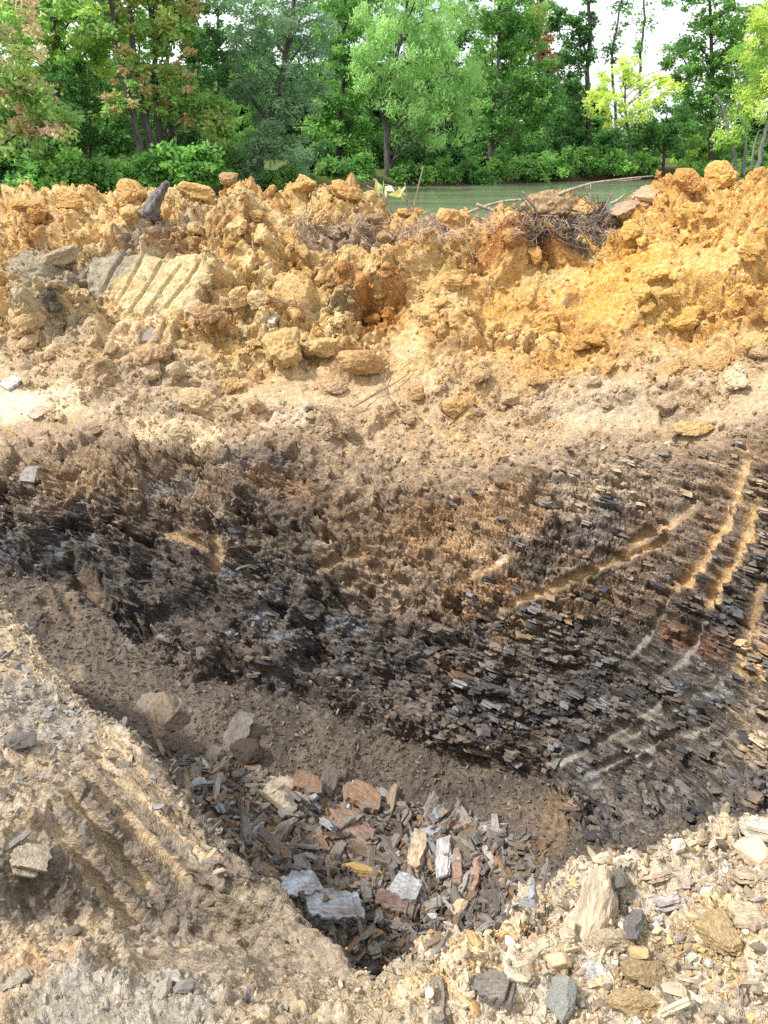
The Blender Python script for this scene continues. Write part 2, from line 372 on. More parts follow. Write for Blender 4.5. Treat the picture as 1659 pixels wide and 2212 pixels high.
#         rows of mesh between one break line and the next
ROWS = [50, 110, 130, 120, 24, 24, 110, 60, 95, 105, 80, 84, 84, 80, 24, 8]
KMAX = {'foot': 1.15, 'gravel_edge': 1.1, 'hollow': 1.05, 'spur': .98, 'lip': .92, 'drop': .9, 'floor_near': .82, 'floor_far': .74, 'toe': .72, 'wall': .68, 'wall_top': .62, 'ledge': .58, 'slope': .55, 'upper': .53, 'crest': .52, 'crest_back': .52, 'back_foot': .52}
NC_FINE = 620
s_cols = np.linspace(-1, 1, NC_FINE)
ext = np.concatenate([np.linspace(1.008, 1.6, 46), [1.7, 1.9, 2.3, 3.2]])
s_cols = np.concatenate([-ext[::-1], s_cols, ext])
NCOL = len(s_cols)
rows_t = np.concatenate([np.arange(n) / n + i for i, n in enumerate(ROWS)] + [[len(ROWS)]])
NROW = len(rows_t)
km = np.interp(rows_t, np.arange(len(ORDER)), [KMAX[o] for o in ORDER])
K = (km[:, None] * s_cols[None, :])                     # x / y of each vertex
seg = np.minimum(rows_t.astype(int), len(ORDER) - 2)
tt = rows_t - seg
def node(i, kk):
    i = min(max(i, 0), len(ORDER) - 1)
    k, y, z = C[ORDER[i]]
    return pchip(k, y, kk), pchip(k, z, kk)
Yg = np.zeros_like(K); Zg = np.zeros_like(K)
for si in range(len(ORDER) - 1):
    rs = np.where(seg == si)[0]
    kk = K[rs]; t = tt[rs][:, None]
    y0, z0 = node(si - 1, kk); y1, z1 = node(si, kk); y2, z2 = node(si + 1, kk); y3, z3 = node(si + 2, kk)
    tens = .32
    def herm(a, b_, c, d):
        m1, m2 = tens * (c - a), tens * (d - b_)
        return (2*t**3 - 3*t**2 + 1) * b_ + (t**3 - 2*t**2 + t) * m1 + (-2*t**3 + 3*t**2) * c + (t**3 - t**2) * m2
    Yg[rs] = herm(y0, y1, y2, y3); Zg[rs] = herm(z0, z1, z2, z3)
Xg = K * Yg
BASE = np.stack([Xg, Yg, Zg], -1)
def grid_normals(G):
    du = np.gradient(G, axis=1); dv = np.gradient(G, axis=0)
    n = np.cross(du, dv)
    n /= np.linalg.norm(n, axis=-1, keepdims=True) + 1e-9
    return n
NRM = grid_normals(BASE)
if NRM[..., 2].mean() < 0: NRM = -NRM
p = BASE.reshape(-1, 3).astype(f32)
nr = NRM.reshape(-1, 3).astype(f32)
T = np.repeat(rows_t, NCOL).astype(f32)
KK = K.reshape(-1).astype(f32)
NV = len(p)

# photograph position of each base vertex: only used to find the ground point under a given spot
def project(q):
    d = q - np.array([0, 0, CAM_Z])
    fw = d[..., 1] * CP - d[..., 2] * SP
    up = d[..., 1] * SP + d[..., 2] * CP
    return CX + FPX * d[..., 0] / fw, CY - FPX * up / fw
PU, PV = project(p)
vis = (T > .3) & (T < 15.2)
_dp = np.linalg.norm(p - np.array([0, 0, CAM_Z]), axis=1)
HID = (T > 4.05) & (T < 6.0)          # the near wall of the pit, behind the lip
def raster(uu, vv, dist, ok, step=5):
    """nearest visible vertex for each little cell of the photograph"""
    j = np.where(ok & (uu > -400) & (uu < 2060) & (vv > 200) & (vv < 2500))[0]
    j = j[np.argsort(-dist[j])]
    cell = np.full((500, 500), -1, np.int64)
    cell[((vv[j] - 200) / step).astype(int), ((uu[j] + 400) / step).astype(int)] = j
    return cell
RAST = raster(PU, PV, _dp, vis & ~HID)
def spot(u, v):
    """index of the ground vertex seen at photograph position (u, v)"""
    j = RAST[int((v - 200) / 5), int((u + 400) / 5)]
    if j >= 0: return j
    d = (PU - u) ** 2 + (PV - v) ** 2
    d = np.where(vis & ~HID, d, 1e9)
    m = d.min()
    cand = np.where(d < m + 30)[0]
    return cand[np.argmin(_dp[cand])]
def seg_dist(pts, q, want=None):
    """distance of points q to the polyline pts, with the place along it (0..1)"""
    best = np.full(len(q), 1e9, f32); where = np.zeros(len(q), f32)
    n = len(pts) - 1
    for i in range(n):
        a, b_ = pts[i], pts[i + 1]
        ab = b_ - a
        t = np.clip(((q - a) @ ab) / (ab @ ab + 1e-12), 0, 1)
        d = np.linalg.norm(q - a - t[:, None] * ab, axis=1)
        m = d < best
        best = np.where(m, d, best); where = np.where(m, (i + t) / n, where)
    return best, where
def smooth_line(pts, n=4):
    pts = np.array(pts, float)
    if len(pts) < 3: return pts
    out = []
    for i in range(len(pts) - 1):
        a, b_, c, d = pts[max(i - 1, 0)], pts[i], pts[i + 1], pts[min(i + 2, len(pts) - 1)]
        for t in np.arange(n) / n:
            out.append(.5 * ((2 * b_) + (c - a) * t + (2 * a - 5 * b_ + 4 * c - d) * t * t + (3 * b_ - a - 3 * c + d) * t ** 3))
    out.append(pts[-1])
    return np.array(out)

def window(name0, name1, soft=.35):
    a, b_ = ORDER.index(name0), ORDER.index(name1)
    return sstep(a - soft, a + soft, T) * (1 - sstep(b_ - soft, b_ + soft, T))

# --- zone weights
wob = fbm(p * 1.3, 3, 11)
Tz = T + .35 * wob * (T > 9)
Zberm = sstep(11.0, 12.0, Tz)                                           # dug clay of the bank
Zledge = sstep(10.0, 10.5, Tz) * (1 - sstep(11.1, 11.9, Tz))
_lo = 7.75 - 1.0 * sstep(.22, .42, KK)
Zwall = sstep(_lo, _lo + .5, T) * (1 - sstep(9.9, 10.5, Tz))
Zfloor = sstep(4.2, 5.2, T) * (1 - sstep(_lo, _lo + .5, T))
Znear = 1 - sstep(4.0, 4.5, T)
right = sstep(-.05, .3, KK); left = 1 - sstep(-.35, -.1, KK)
near_right = Znear * sstep(-.1, .25, KK)

# --- tooth marks of the bucket: polyline, half width (m), depth (m), smear colour strength
TEETH = []
def teeth(pts, w, d, tint=.7): TEETH.append((pts, w, d, tint))
# pale clay ribs on the upper left
for a, b_ in [((270, 536), (186, 665)), ((312, 540), (228, 682)), ((352, 550), (264, 686)), ((390, 560), (308, 678)), ((432, 562), (352, 662))]:
    teeth([a, ((a[0] + b_[0]) / 2 + 3, (a[1] + b_[1]) / 2), b_], .016, .035, 0)
# curved marks down the right-hand wall
TANG, GRYG = .95, -.6          # tan smear or grey smear
teeth([(1609, 959), (1579, 1094), (1539, 1169), (1499, 1239), (1454, 1279)], .05, .08, TANG)
teeth([(1629, 1060), (1609, 1154), (1574, 1229), (1544, 1279), (1529, 1324)], .05, .08, TANG)
teeth([(1529, 1324), (1504, 1379), (1479, 1414), (1414, 1474)], .032, .06, GRYG)
teeth([(1454, 1279), (1419, 1344), (1359, 1424)], .03, .05, GRYG)
teeth([(1454, 1159), (1379, 1194), (1264, 1239), (1149, 1289), (1044, 1329)], .032, .07, .7)
teeth([(1599, 1394), (1574, 1449), (1519, 1489), (1454, 1529), (1379, 1564)], .035, .06, -.8)
teeth([(1545, 1430), (1500, 1500), (1400, 1560), (1290, 1610)], .028, .05, GRYG)
teeth([(1440, 1500), (1354, 1566), (1264, 1616), (1129, 1671)], .03, .05, GRYG)
teeth([(1659, 1540), (1529, 1601), (1379, 1651), (1269, 1691)], .03, .05, GRYG)
teeth([(1659, 1621), (1554, 1646), (1404, 1696), (1304, 1721)], .03, .05, GRYG)
teeth([(1620, 1690), (1454, 1741), (1309, 1776)], .03, .045, GRYG)
teeth([(1659, 1470), (1600, 1530), (1480, 1580), (1330, 1640), (1220, 1680)], .028, .045, GRYG)
teeth([(1500, 1080), (1440, 1130), (1340, 1180)], .04, .045, .5)
teeth([(1640, 1240), (1625, 1330), (1600, 1394)], .05, .05, .5)
teeth([(1100, 1195), (1040, 1225), (990, 1255)], .04, .05, .7)
teeth([(790, 1190), (720, 1215), (670, 1235)], .03, .05, .6)
teeth([(340, 1150), (400, 1168), (450, 1190)], .035, .05, .6)
teeth([(460, 1150), (470, 1200), (465, 1240)], .05, .03, .5)
teeth([(160, 1215), (205, 1270), (225, 1300)], .05, .06, .35)
teeth([(110, 1240), (150, 1300), (170, 1340)], .05, .05, .35)
teeth([(90, 1290), (120, 1340)], .04, .05, .4)
teeth([(890, 870), (960, 935)], .03, .06, .5)
teeth([(850, 880), (900, 930)], .03, .05, .5)
teeth([(600, 910), (480, 918)], .05, .03, .4)
# grooves down the near face of the spur
for a, b_, c in [((200, 1555), (330, 1690), (490, 1850)), ((185, 1600), (300, 1720), (455, 1870)), ((160, 1640), (265, 1760), (410, 1925)),
                 ((135, 1690), (235, 1820), (330, 1930)), ((110, 1760), (200, 1880), (310, 2000)), ((150, 1960), (190, 2010), (250, 2060))]:
    teeth([a, b_, c], .028, .055, 1.0)

# --- roughness of each zone
D = np.zeros(NV, f32)
SM = np.zeros(NV, f32)            # smooth scraped places
NEARG = np.zeros(NV, f32); TINT = np.zeros(NV, f32); GTINT = np.zeros(NV, f32)
for pts, w, d, tint in TEETH:
    line = smooth_line([p[spot(u, v)] for u, v in pts])
    lo, hi = line.min(0) - 4 * w, line.max(0) + 4 * w
    idx = np.where(((p > lo) & (p < hi)).all(1))[0]
    dist, wh = seg_dist(line, p[idx])
    fade = sstep(0, .12, wh) * (1 - sstep(.85, 1, wh)) * .9 + .1
    g = np.exp(-(dist / w) ** 4) * fade
    D[idx] -= d * g
    D[idx] += .12 * d * np.exp(-((dist - 1.6 * w) / (.6 * w)) ** 2) * fade
    SM[idx] = np.maximum(SM[idx], g)
    NEARG[idx] = np.maximum(NEARG[idx], np.exp(-(dist / (w + .03)) ** 4) * fade)
    if tint >= 0: TINT[idx] = np.maximum(TINT[idx], g * tint)
    else: GTINT[idx] = np.maximum(GTINT[idx], -g * tint)
CLAY = np.zeros(NV, f32)          # the pale clay face on the left of the bank
_c = p[spot(315, 605)]
_d = np.linalg.norm((p - _c) / np.array([.62, .5, .42]), axis=1) + .55 * fbm(p * 4, 4, 31)
CLAY = 1 - sstep(.75, 1.15, _d)
SM = np.maximum(SM, .95 * CLAY)

SMEAR = Zledge * sstep(.02, .3, fbm(p * np.array([1.1, 2.2, 2], f32) + 70, 3, 33))     # clay smeared smooth on the ledge
SM = np.maximum(SM, .8 * SMEAR)
def sub(mask, thr=.02):
    return np.where(mask > thr)[0]
# clods of the bank: domes at several scales
wp = p + .06 * np.stack([fbm(p * 3.1 + 5, 2, 41), fbm(p * 3.1 + 9, 2, 42), fbm(p * 3.1 + 13, 2, 43)], -1)
rough = 1 - .9 * SM
def domes(mask, size, amp, seed, keep=1.0, sharp=1.0, stretch=None):
    i = sub(mask)
    q = wp[i] / size
    if stretch is not None: q = q / np.asarray(stretch, f32)
    q = q + .3 * np.stack([vnoise(q * 1.7 + 3, seed + 7), vnoise(q * 1.7 + 31, seed + 8), vnoise(q * 1.7 + 57, seed + 9)], -1)
    a, b2, cid, lean = worley(q, seed, 'lean')
    edge = np.clip((b2 - a) * 3.2, 0, 1)
    h = (np.sqrt(np.clip(1 - (a / .8) ** 2, 0, 1)) * .25 + edge * .75) * (.25 + .75 * cid) + edge * lean * .85
    if keep < 1: h = h * (cid > 1 - keep)
    D[i] += amp * mask[i] * (h - .42 * keep) * rough[i]
    return i, a, b2, cid
scar = np.zeros(NV, f32)           # smoother slumped faces of the bank on the right of the middle
for (u, v, r) in [(1090, 640, .42), (950, 620, .35), (1330, 620, .55), (1420, 560, .4), (1220, 620, .4), (630, 620, .26), (500, 560, .22), (150, 760, .3), (1560, 560, .3), (760, 560, .22), (880, 740, .25), (420, 760, .22), (60, 560, .25), (1100, 800, .3), (250, 470, .2), (580, 470, .2)]:
    c0 = p[spot(u, v)]
    scar = np.maximum(scar, 1 - sstep(.6, 1.2, np.linalg.norm(p - c0, axis=1) / r))
bm = Zberm * (1 - .85 * scar)
domes(bm, .85, .26, 99, .8)
domes(bm, .4, .20, 101, .75)
domes(bm, .19, .10, 102, .8)
domes(np.maximum(Zberm * (1 - .7 * scar), .55 * Zledge), .085, .03, 103, .85)
i_small, _, _, cid_small = domes(np.clip(Zberm + .85 * Zledge + .55 * Znear * (1 - .3 * near_right) + .15 * Zwall, 0, 1), .042, .013, 104)
i = sub(Zledge)
D[i] += Zledge[i] * rough[i] * .09 * fbm(p[i] * np.array([1.6, 2.6, 3], f32), 4, 51)
domes(Zledge * sstep(-.1, .4, fbm(p * 2.1, 2, 52)), .16, .08, 105, .6)
domes(Zledge, .36, .10, 115, .7)
# creases in the bank
i = sub(Zberm)
cr = np.abs(fbm(p[i] * 3.3, 4, 53))
D[i] -= Zberm[i] * (1 - .6 * scar[i]) * rough[i] * .07 * np.exp(-(cr / .05) ** 2)
D[i] += Zberm[i] * (.07 * fbm(p[i] * 5, 5, 54, .6)) * rough[i]

# layered shale of the wall
def strata(mask, nvec, avec, thick, length, amp, seed, warp=.5):
    i = sub(mask)
    q = p[i]
    n_ = np.array(nvec, f32); n_ /= np.linalg.norm(n_)
    a_ = np.array(avec, f32); a_ -= n_ * (a_ @ n_); a_ /= np.linalg.norm(a_)
    b_ = np.cross(n_, a_)
    s = q @ n_ / thick + warp * fbm(q * .9, 3, seed + 1) / thick * .25
    L = np.floor(s); fr = s - L
    Li = L.astype(np.int32)
    off = h01(Li, Li, Li * 0, seed)
    al = q @ a_ / length + off * 17 + .35 * fbm(q * 7, 2, seed + 2)
    be = q @ b_ / length + off * 9 + .35 * fbm(q * 7 + 4, 2, seed + 3)
    A = np.floor(al).astype(np.int32); B = np.floor(be).astype(np.int32)
    h = h01(Li, A, B, seed + 5)
    tilt = (fr - .5) * .5
    D[i] += amp * mask[i] * rough[i] * (h - .5 + tilt)
    return i, h, fr
ZR = Zwall * sstep(.02, .22, KK)           # clean laminated part on the right
ZL = Zwall * (1 - sstep(.05, .3, KK))
bed_r = ((.28, .32, .9), (.95, 0, -.28))
bed_l = ((.42, .3, .85), (.9, 0, -.42))
strata(Zwall, *bed_l, .17, 1.3, .13, 191, .8)
i_l1, h_l1, _ = strata(ZL, *bed_l, .11, .5, .15, 201, 1.0)
strata(ZL, *bed_l, .04, .2, .075, 211, 1.0)
strata(ZR, *bed_r, .08, .5, .11, 221, .5)
i_r1, h_r1, _ = strata(ZR, *bed_r, .026, .3, .05, 231, .5)
strata(np.clip(Zwall, 0, 1), *bed_r, .018, .12, .022, 241, .6)
i = sub(ZL)
rid = 1 - np.abs(fbm(p[i] * np.array([2.1, 2.5, 3.6], f32), 5, 61))
D[i] += ZL[i] * rough[i] * (.20 * (rid - .8) * (1 - .7 * sstep(9.3, 9.9, T[i])) + .05 * fbm(p[i] * 9, 4, 62))
i = sub(ZR); D[i] += ZR[i] * rough[i] * .03 * fbm(p[i] * 8, 4, 63)
# strata in the wall near its top edge and the long dark ledge above the dirt slope
led = smooth_line([p[spot(u, v)] for u, v in [(150, 1205), (235, 1300), (330, 1375), (430, 1435), (560, 1462), (690, 1495), (760, 1540), (860, 1575), (980, 1620), (1090, 1655)]])
i = np.where((T > 7.2) & (T < 9.6))[0]
dist, wh = seg_dist(led, p[i])
side = sstep(-.03, .07, (p[i, 2] - np.interp(p[i, 0], led[:, 0], led[:, 2])) + .05 * fbm(p[i] * 6, 3, 64))
D[i] += .20 * np.exp(-(dist / .22) ** 2) * side - .07 * np.exp(-(dist / .1) ** 2) * (1 - side)
# hollow scoops in the bank and other large dents: place, radius, depth
for (u, v, r, dep) in [(800, 655, .26, .30), (880, 640, .2, .16), (1110, 590, .24, .22), (1050, 650, .3, .10), (1490, 690, .28, .16), (1240, 690, .2, .1),
                       (200, 520, .16, .14), (120, 690, .12, .14), (330, 740, .14, .1), (840, 1010, .2, .12), (900, 860, .2, .12),
                       (700, 1400, .18, .16), (430, 1310, .2, .12), (640, 1480, .16, .12), (980, 1490, .2, .1), (600, 1060, .25, .1), (150, 1150, .22, .12),
                       (70, 1930, .10, .05), (300, 2070, .1, .03), (1440, 2010, .06, .05)]:
    c0 = p[spot(u, v)]
    d_ = np.linalg.norm(p - c0, axis=1) / r
    D -= dep * np.exp(-d_ ** 2 * 1.6)
for (u, v, r, dep) in [(700, 900, .3, .06), (300, 1000, .25, .08), (1100, 525, .3, .16), (900, 540, .22, .16), (960, 500, .16, .14), (850, 580, .22, .1), (1000, 700, .22, .1),
                       (1420, 640, .3, .12), (1590, 560, .35, .12), (420, 430, .2, .06), (1190, 520, .2, .1), (620, 640, .3, .08), (720, 780, .2, .08),
                       (600, 760, .2, .08), (1310, 1930, .12, .05), (1500, 1900, .12, .06), (1590, 1830, .1, .05)]:
    c0 = p[spot(u, v)]
    d_ = np.linalg.norm(p - c0, axis=1) / r
    D += dep * np.exp(-d_ ** 4)

# pit floor and near ground
i = sub(Zfloor)
D[i] += Zfloor[i] * (.05 * fbm(p[i] * 4, 4, 71) + .012 * fbm(p[i] * 26, 3, 72))
domes(Zfloor * sstep(5.4, 5.8, T), .06, .018, 106, .6)
i = sub(Znear)
D[i] += Znear[i] * rough[i] * (.035 * fbm(p[i] * 6, 4, 73) + .012 * fbm(p[i] * 30, 4, 74))
sandy = np.zeros(NV, f32)
for (u, v, r) in [(560, 2060, .26), (420, 2070, .24), (670, 2110, .2), (520, 2000, .16), (600, 2130, .12)]:
    c0 = p[spot(u, v)]
    sandy = np.maximum(sandy, 1 - sstep(.6, 1.25, np.linalg.norm(p - c0, axis=1) / r + .3 * fbm(p * 9, 2, 75)))
nz = Znear * (1 - .9 * sandy) * (1 - .5 * sstep(1.7, 2.2, T) * (1 - sstep(-.25, -.1, KK)))
domes(nz, .075, .028, 107, .5)
domes(nz, .032, .014, 108, .8)
domes(nz, .016, .007, 109, .8)
domes(near_right, .15, .06, 110, .6)
domes(near_right, .022, .012, 111, .9)
spur_face = Znear * (1 - sstep(-.22, -.1, KK)) * sstep(1.9, 2.2, T) * (1 - sstep(3.0 + .9 * sstep(-.5, -.4, KK), 3.3 + .9 * sstep(-.5, -.4, KK), T))
strata(spur_face, (.35, -.2, .9), (.7, .3, -.6), .03, .12, .03, 251)
# the lip crumbles unevenly
lipw = np.exp(-((T - 4) / .25) ** 2)
D += lipw * .05 * fbm(p * 7, 4, 76)

moved = p + nr * D[:, None]
# clods pushed a little sideways so that faces are not all along one direction
jit = np.stack([fbm(p * 13 + 3, 2, 81), fbm(p * 13 + 23, 2, 82), fbm(p * 13 + 43, 2, 83)], -1)
moved = moved + jit * (.02 * Zberm + .012 * Zledge + .02 * Zwall + .006 * Znear + .006 * Zfloor)[:, None] * rough[:, None]

# --- colour of the earth
OCHRE, OCHRE_D, TAN, CREAM = lin(196, 150, 84), lin(160, 108, 52), lin(184, 156, 116), lin(216, 198, 160)
GREY, GREYD, SHALE, SHALE_D = lin(140, 132, 120), lin(108, 102, 96), lin(98, 84, 70), lin(58, 52, 48)
RUST, BLUE, BROWN, DIRT = lin(172, 112, 58), lin(150, 160, 172), lin(134, 110, 84), lin(112, 98, 82)
PALE = lin(208, 190, 146)
def mixc(c, target, w):
    return c + (target - c) * np.clip(w, 0, 1)[:, None]
n1, n2, n3, n4 = fbm(p * 1.7, 4, 301), fbm(p * 4.3, 4, 302), fbm(p * 11, 3, 303), fbm(p * np.array([2, 2, 6], f32), 4, 304)
col = np.tile(TAN, (NV, 1)).astype(f32)
b_col = mixc(np.tile(lin(200, 164, 108), (NV, 1)), lin(206, 161, 92), right * .95)
b_col = mixc(b_col, lin(168, 118, 64), .7 * sstep(.1, .5, n2))
b_col = mixc(b_col, lin(212, 192, 148), .6 * sstep(.05, .45, -n2) * (1 - .5 * right))
b_col = mixc(b_col, lin(160, 148, 128), .6 * sstep(.1, .4, n1) * left)
l_col = mixc(np.tile(lin(180, 150, 110), (NV, 1)), lin(188, 146, 88), .5 * sstep(0, .4, n2))
l_col = mixc(l_col, lin(172, 150, 124), .6 * sstep(.0, .4, -n1))
l_col = mixc(l_col, lin(196, 168, 122), .6 * SMEAR)
l_col = mixc(l_col, lin(200, 178, 140), .6 * sstep(.05, .35, n4) * (1 - .6 * right))
mid_k = np.exp(-((KK - .1) / .2) ** 2)
l_col = mixc(l_col, lin(154, 130, 102), .75 * (1 - sstep(10.1, 11.0, Tz + .3 * n2)))
up = sstep(9.1 - .25 * mid_k, 9.95 - .2 * mid_k, Tz + .35 * n2 + .15 * n3)
w_col = mixc(np.tile(lin(100, 92, 85), (NV, 1)), lin(164, 138, 106), .05 + .8 * up)
w_col = mixc(w_col, lin(76, 72, 70), .7 * sstep(.0, .4, n2 + .3 * n3) * (1 - .55 * up))
w_col = mixc(w_col, lin(168, 130, 90), .55 * sstep(.12, .45, n4) * (.25 + .75 * up))
w_col = mixc(w_col, lin(146, 152, 160), .5 * sstep(.25, .5, fbm(p * np.array([5, 5, 12], f32) + 40, 4, 305)))
w_col = mixc(w_col, lin(122, 108, 94), .5 * sstep(.1, .4, n1))
w_col = mixc(w_col, lin(160, 135, 105) + (lin(138, 110, 82) - lin(160, 135, 105)) * sstep(-.2, .3, n3)[:, None], .72 * up)
f_col = mixc(np.tile(DIRT, (NV, 1)), lin(88, 78, 68), sstep(-.3, .4, n2))
f_col = mixc(f_col, lin(134, 112, 84), .6 * sstep(.15, .5, n1) * right)
nl = mixc(np.tile(lin(174, 152, 120), (NV, 1)), lin(154, 138, 116), sstep(-.1, .4, n2))
nl = mixc(nl, lin(184, 154, 114), .5 * sstep(.1, .4, n1))
nl = mixc(nl, lin(122, 109, 94), .9 * spur_face * sstep(-.35, .05, n2))
nl = mixc(nl, lin(150, 134, 110), .9 * sandy)
nrt = mixc(np.tile(lin(192, 174, 146), (NV, 1)), lin(192, 158, 112), .6 * sstep(-.05, .4, n2))
nrt = mixc(nrt, lin(212, 198, 172), .6 * sstep(.05, .4, -n3))
nrt = mixc(nrt, lin(168, 150, 122), .6 * sstep(.1, .4, n1))
n_col = nl + (nrt - nl) * sstep(-.12, .28, KK + .1 * n2)[:, None]
col = n_col * Znear[:, None] + f_col * Zfloor[:, None] + w_col * Zwall[:, None] + l_col * Zledge[:, None] + b_col * Zberm[:, None]
wsum = (Znear + Zfloor + Zwall + Zledge + Zberm)[:, None]
col = col / np.maximum(wsum, .05)
col = mixc(col, PALE, .9 * CLAY * (.6 + .4 * sstep(-.2, .2, n3)))
# shale slabs set back are darker, those standing out paler; each slab has a tone of its own
tone = np.ones(NV, f32)
tone[i_l1] *= 1 + (h_l1 - .5) * .5 * ZL[i_l1]
tone[i_r1] *= 1 + (h_r1 - .5) * .7 * ZR[i_r1]
tone[i_small] *= 1 + (cid_small - .5) * .3
def paint(pts, r, c, s, warp=.5, seed=400):
    global col
    line = smooth_line([p[spot(u, v)] for u, v in pts]) if len(pts) > 1 else None
    if line is None:
        c0 = p[spot(*pts[0])]
        i = np.where((np.abs(p - c0) < 2 * r).all(1))[0]
        d_ = np.linalg.norm(p[i] - c0, axis=1)
    else:
        lo, hi = line.min(0) - 2 * r, line.max(0) + 2 * r
        i = np.where(((p > lo) & (p < hi)).all(1))[0]
        d_, _ = seg_dist(line, p[i])
    if len(i) == 0: return
    w = 1 - sstep(.55, 1.25, d_ / r + warp * fbm(p[i] * 5, 3, seed))
    col[i] = mixc(col[i], c, s * w)
DGREY, TOPSOIL = lin(112, 106, 98), lin(112, 100, 90)
for spec in [([(230, 560), (150, 600), (60, 560)], .28, lin(138, 130, 116), .8), ([(280, 500), (330, 470)], .2, lin(128, 120, 108), .8), ([(60, 640), (140, 700)], .22, lin(170, 156, 128), .7),
             ([(120, 660)], .1, lin(60, 56, 56), .9), ([(340, 500), (560, 480)], .18, lin(158, 118, 76), .6),
             ([(680, 500), (800, 500), (1000, 500), (1150, 490)], .22, lin(156, 136, 116), .85), ([(1130, 480), (1300, 480)], .2, lin(92, 84, 78), .9), ([(1240, 520), (1180, 500)], .14, lin(78, 72, 68), .9),
             ([(760, 600), (790, 660)], .16, lin(176, 120, 64), .7), ([(850, 610), (830, 680)], .15, lin(178, 120, 58), .6), ([(740, 640)], .16, lin(140, 128, 98), .7),
             ([(920, 620), (960, 560)], .16, lin(188, 158, 100), .8), ([(1080, 650)], .3, lin(190, 146, 82), .8), ([(1060, 540), (1170, 540)], .1, lin(172, 110, 54), .8),
             ([(1340, 560), (1300, 640)], .3, lin(206, 154, 72), .7), ([(1230, 640)], .08, lin(112, 76, 50), .7), ([(1400, 640), (1530, 600)], .3, lin(202, 164, 96), .7),
             ([(1200, 850), (1330, 870)], .3, lin(176, 158, 132), .55), ([(1150, 780), (1300, 760)], .22, lin(198, 152, 84), .6), ([(1000, 800), (1080, 820)], .2, lin(176, 142, 98), .6),
             ([(1000, 860), (980, 930)], .12, lin(194, 150, 88), .55), ([(0, 870), (110, 860)], .3, lin(232, 212, 168), .8), ([(250, 720), (330, 690)], .16, lin(214, 186, 150), .6),
             ([(540, 910), (650, 900)], .14, lin(206, 180, 148), .8), ([(300, 920), (420, 930)], .2, lin(220, 192, 144), .7),
             ([(330, 1060), (400, 1040)], .1, lin(166, 166, 164), .5), ([(480, 990), (600, 1000)], .1, lin(124, 120, 118), .5), ([(560, 1020), (640, 1060)], .14, lin(170, 130, 86), .5),
             ([(200, 1020), (60, 1010)], .2, lin(168, 138, 100), .7), ([(60, 1100)], .2, lin(150, 134, 116), .6), ([(30, 1180)], .14, lin(136, 138, 142), .4), ([(150, 1140)], .2, lin(64, 60, 62), .8),
             ([(1000, 1130), (1100, 1100)], .3, lin(176, 140, 98), .8), ([(1250, 1050), (1400, 1020)], .25, lin(176, 154, 126), .7), ([(1330, 1100), (1250, 1160)], .12, lin(116, 110, 108), .6),
             ([(900, 1120)], .25, lin(168, 130, 88), .7), ([(640, 1130), (560, 1100)], .2, lin(72, 64, 60), .6), ([(1200, 1150), (1100, 1270)], .16, lin(70, 62, 56), .7),
             ([(1000, 1200), (1060, 1180)], .14, lin(180, 144, 98), .5), ([(1100, 1260), (980, 1290)], .14, lin(164, 126, 86), .8), ([(1330, 1280), (1200, 1310), (1080, 1370)], .12, lin(150, 118, 84), .6),
             ([(760, 1290), (850, 1300)], .12, lin(170, 148, 126), .7), ([(560, 1330)], .08, lin(150, 152, 158), .7), ([(930, 1420), (990, 1450)], .07, lin(150, 112, 78), .55),
             ([(1080, 1200)], .05, lin(150, 164, 184), .7), ([(1600, 1420), (1450, 1370)], .1, lin(138, 96, 66), .7), ([(1520, 1300), (1600, 1340)], .14, lin(78, 72, 72), .7),
             ([(1659, 1400), (1640, 1440)], .16, lin(196, 156, 104), .8), ([(1640, 1540), (1600, 1620)], .2, lin(178, 152, 116), .7), ([(1560, 1480), (1480, 1520)], .08, lin(150, 146, 138), .5),
             ([(1230, 1770), (1200, 1740)], .16, lin(146, 114, 78), .5), ([(1120, 1870), (1180, 1830)], .2, lin(132, 104, 74), .5), ([(1420, 1720), (1560, 1700)], .3, lin(104, 96, 84), .6),
             ([(1060, 1560), (1000, 1540)], .16, lin(84, 78, 74), .5), ([(1020, 1650), (1060, 1640)], .12, lin(140, 122, 102), .6), ([(870, 1500), (700, 1480)], .12, lin(110, 98, 86), .6),
             ([(150, 1260)], .1, lin(150, 130, 104), .6), ([(170, 1420), (300, 1440), (380, 1520)], .35, lin(116, 102, 86), .7), ([(170, 1470), (160, 1440)], .06, lin(166, 144, 114), .6),
             ([(280, 1385)], .07, lin(146, 138, 126), .7), ([(0, 1350), (60, 1440)], .16, lin(196, 172, 134), .8), ([(100, 1560), (30, 1500)], .18, lin(150, 142, 130), .7),
             ([(60, 1900), (120, 1950)], .1, lin(98, 86, 72), .8), ([(40, 1700), (80, 1660)], .14, lin(184, 162, 130), .7), ([(250, 1600), (300, 1610)], .06, lin(190, 164, 128), .7),
             ([(60, 2070), (200, 2060)], .08, lin(186, 148, 100), .6), ([(200, 2170), (350, 2150)], .16, lin(156, 148, 134), .7),
             ([(900, 2120), (1000, 2100), (1080, 2060)], .08, lin(214, 182, 130), .8), ([(1400, 2060), (1440, 1990)], .08, lin(156, 130, 84), .7), ([(1560, 2050), (1580, 1980)], .07, lin(206, 172, 104), .7)]:
    paint(*spec)
col = mixc(col, np.where((T > 6)[:, None], lin(206, 164, 104)[None], lin(200, 174, 134)[None]), TINT * (.75 + .25 * sstep(-.2, .3, n3)) * np.where(T < 8.6, np.where(T > 6.2, .55, 1), 1))
col = mixc(col, lin(160, 151, 136), 1.3 * GTINT * (.6 + .4 * sstep(-.2, .3, n3)))
col = np.clip(col * tone[:, None], .01, .9)
col = col + ((col @ np.array([.3, .55, .15], f32))[:, None] - col) * (.14 * (1 - Zberm))[:, None]

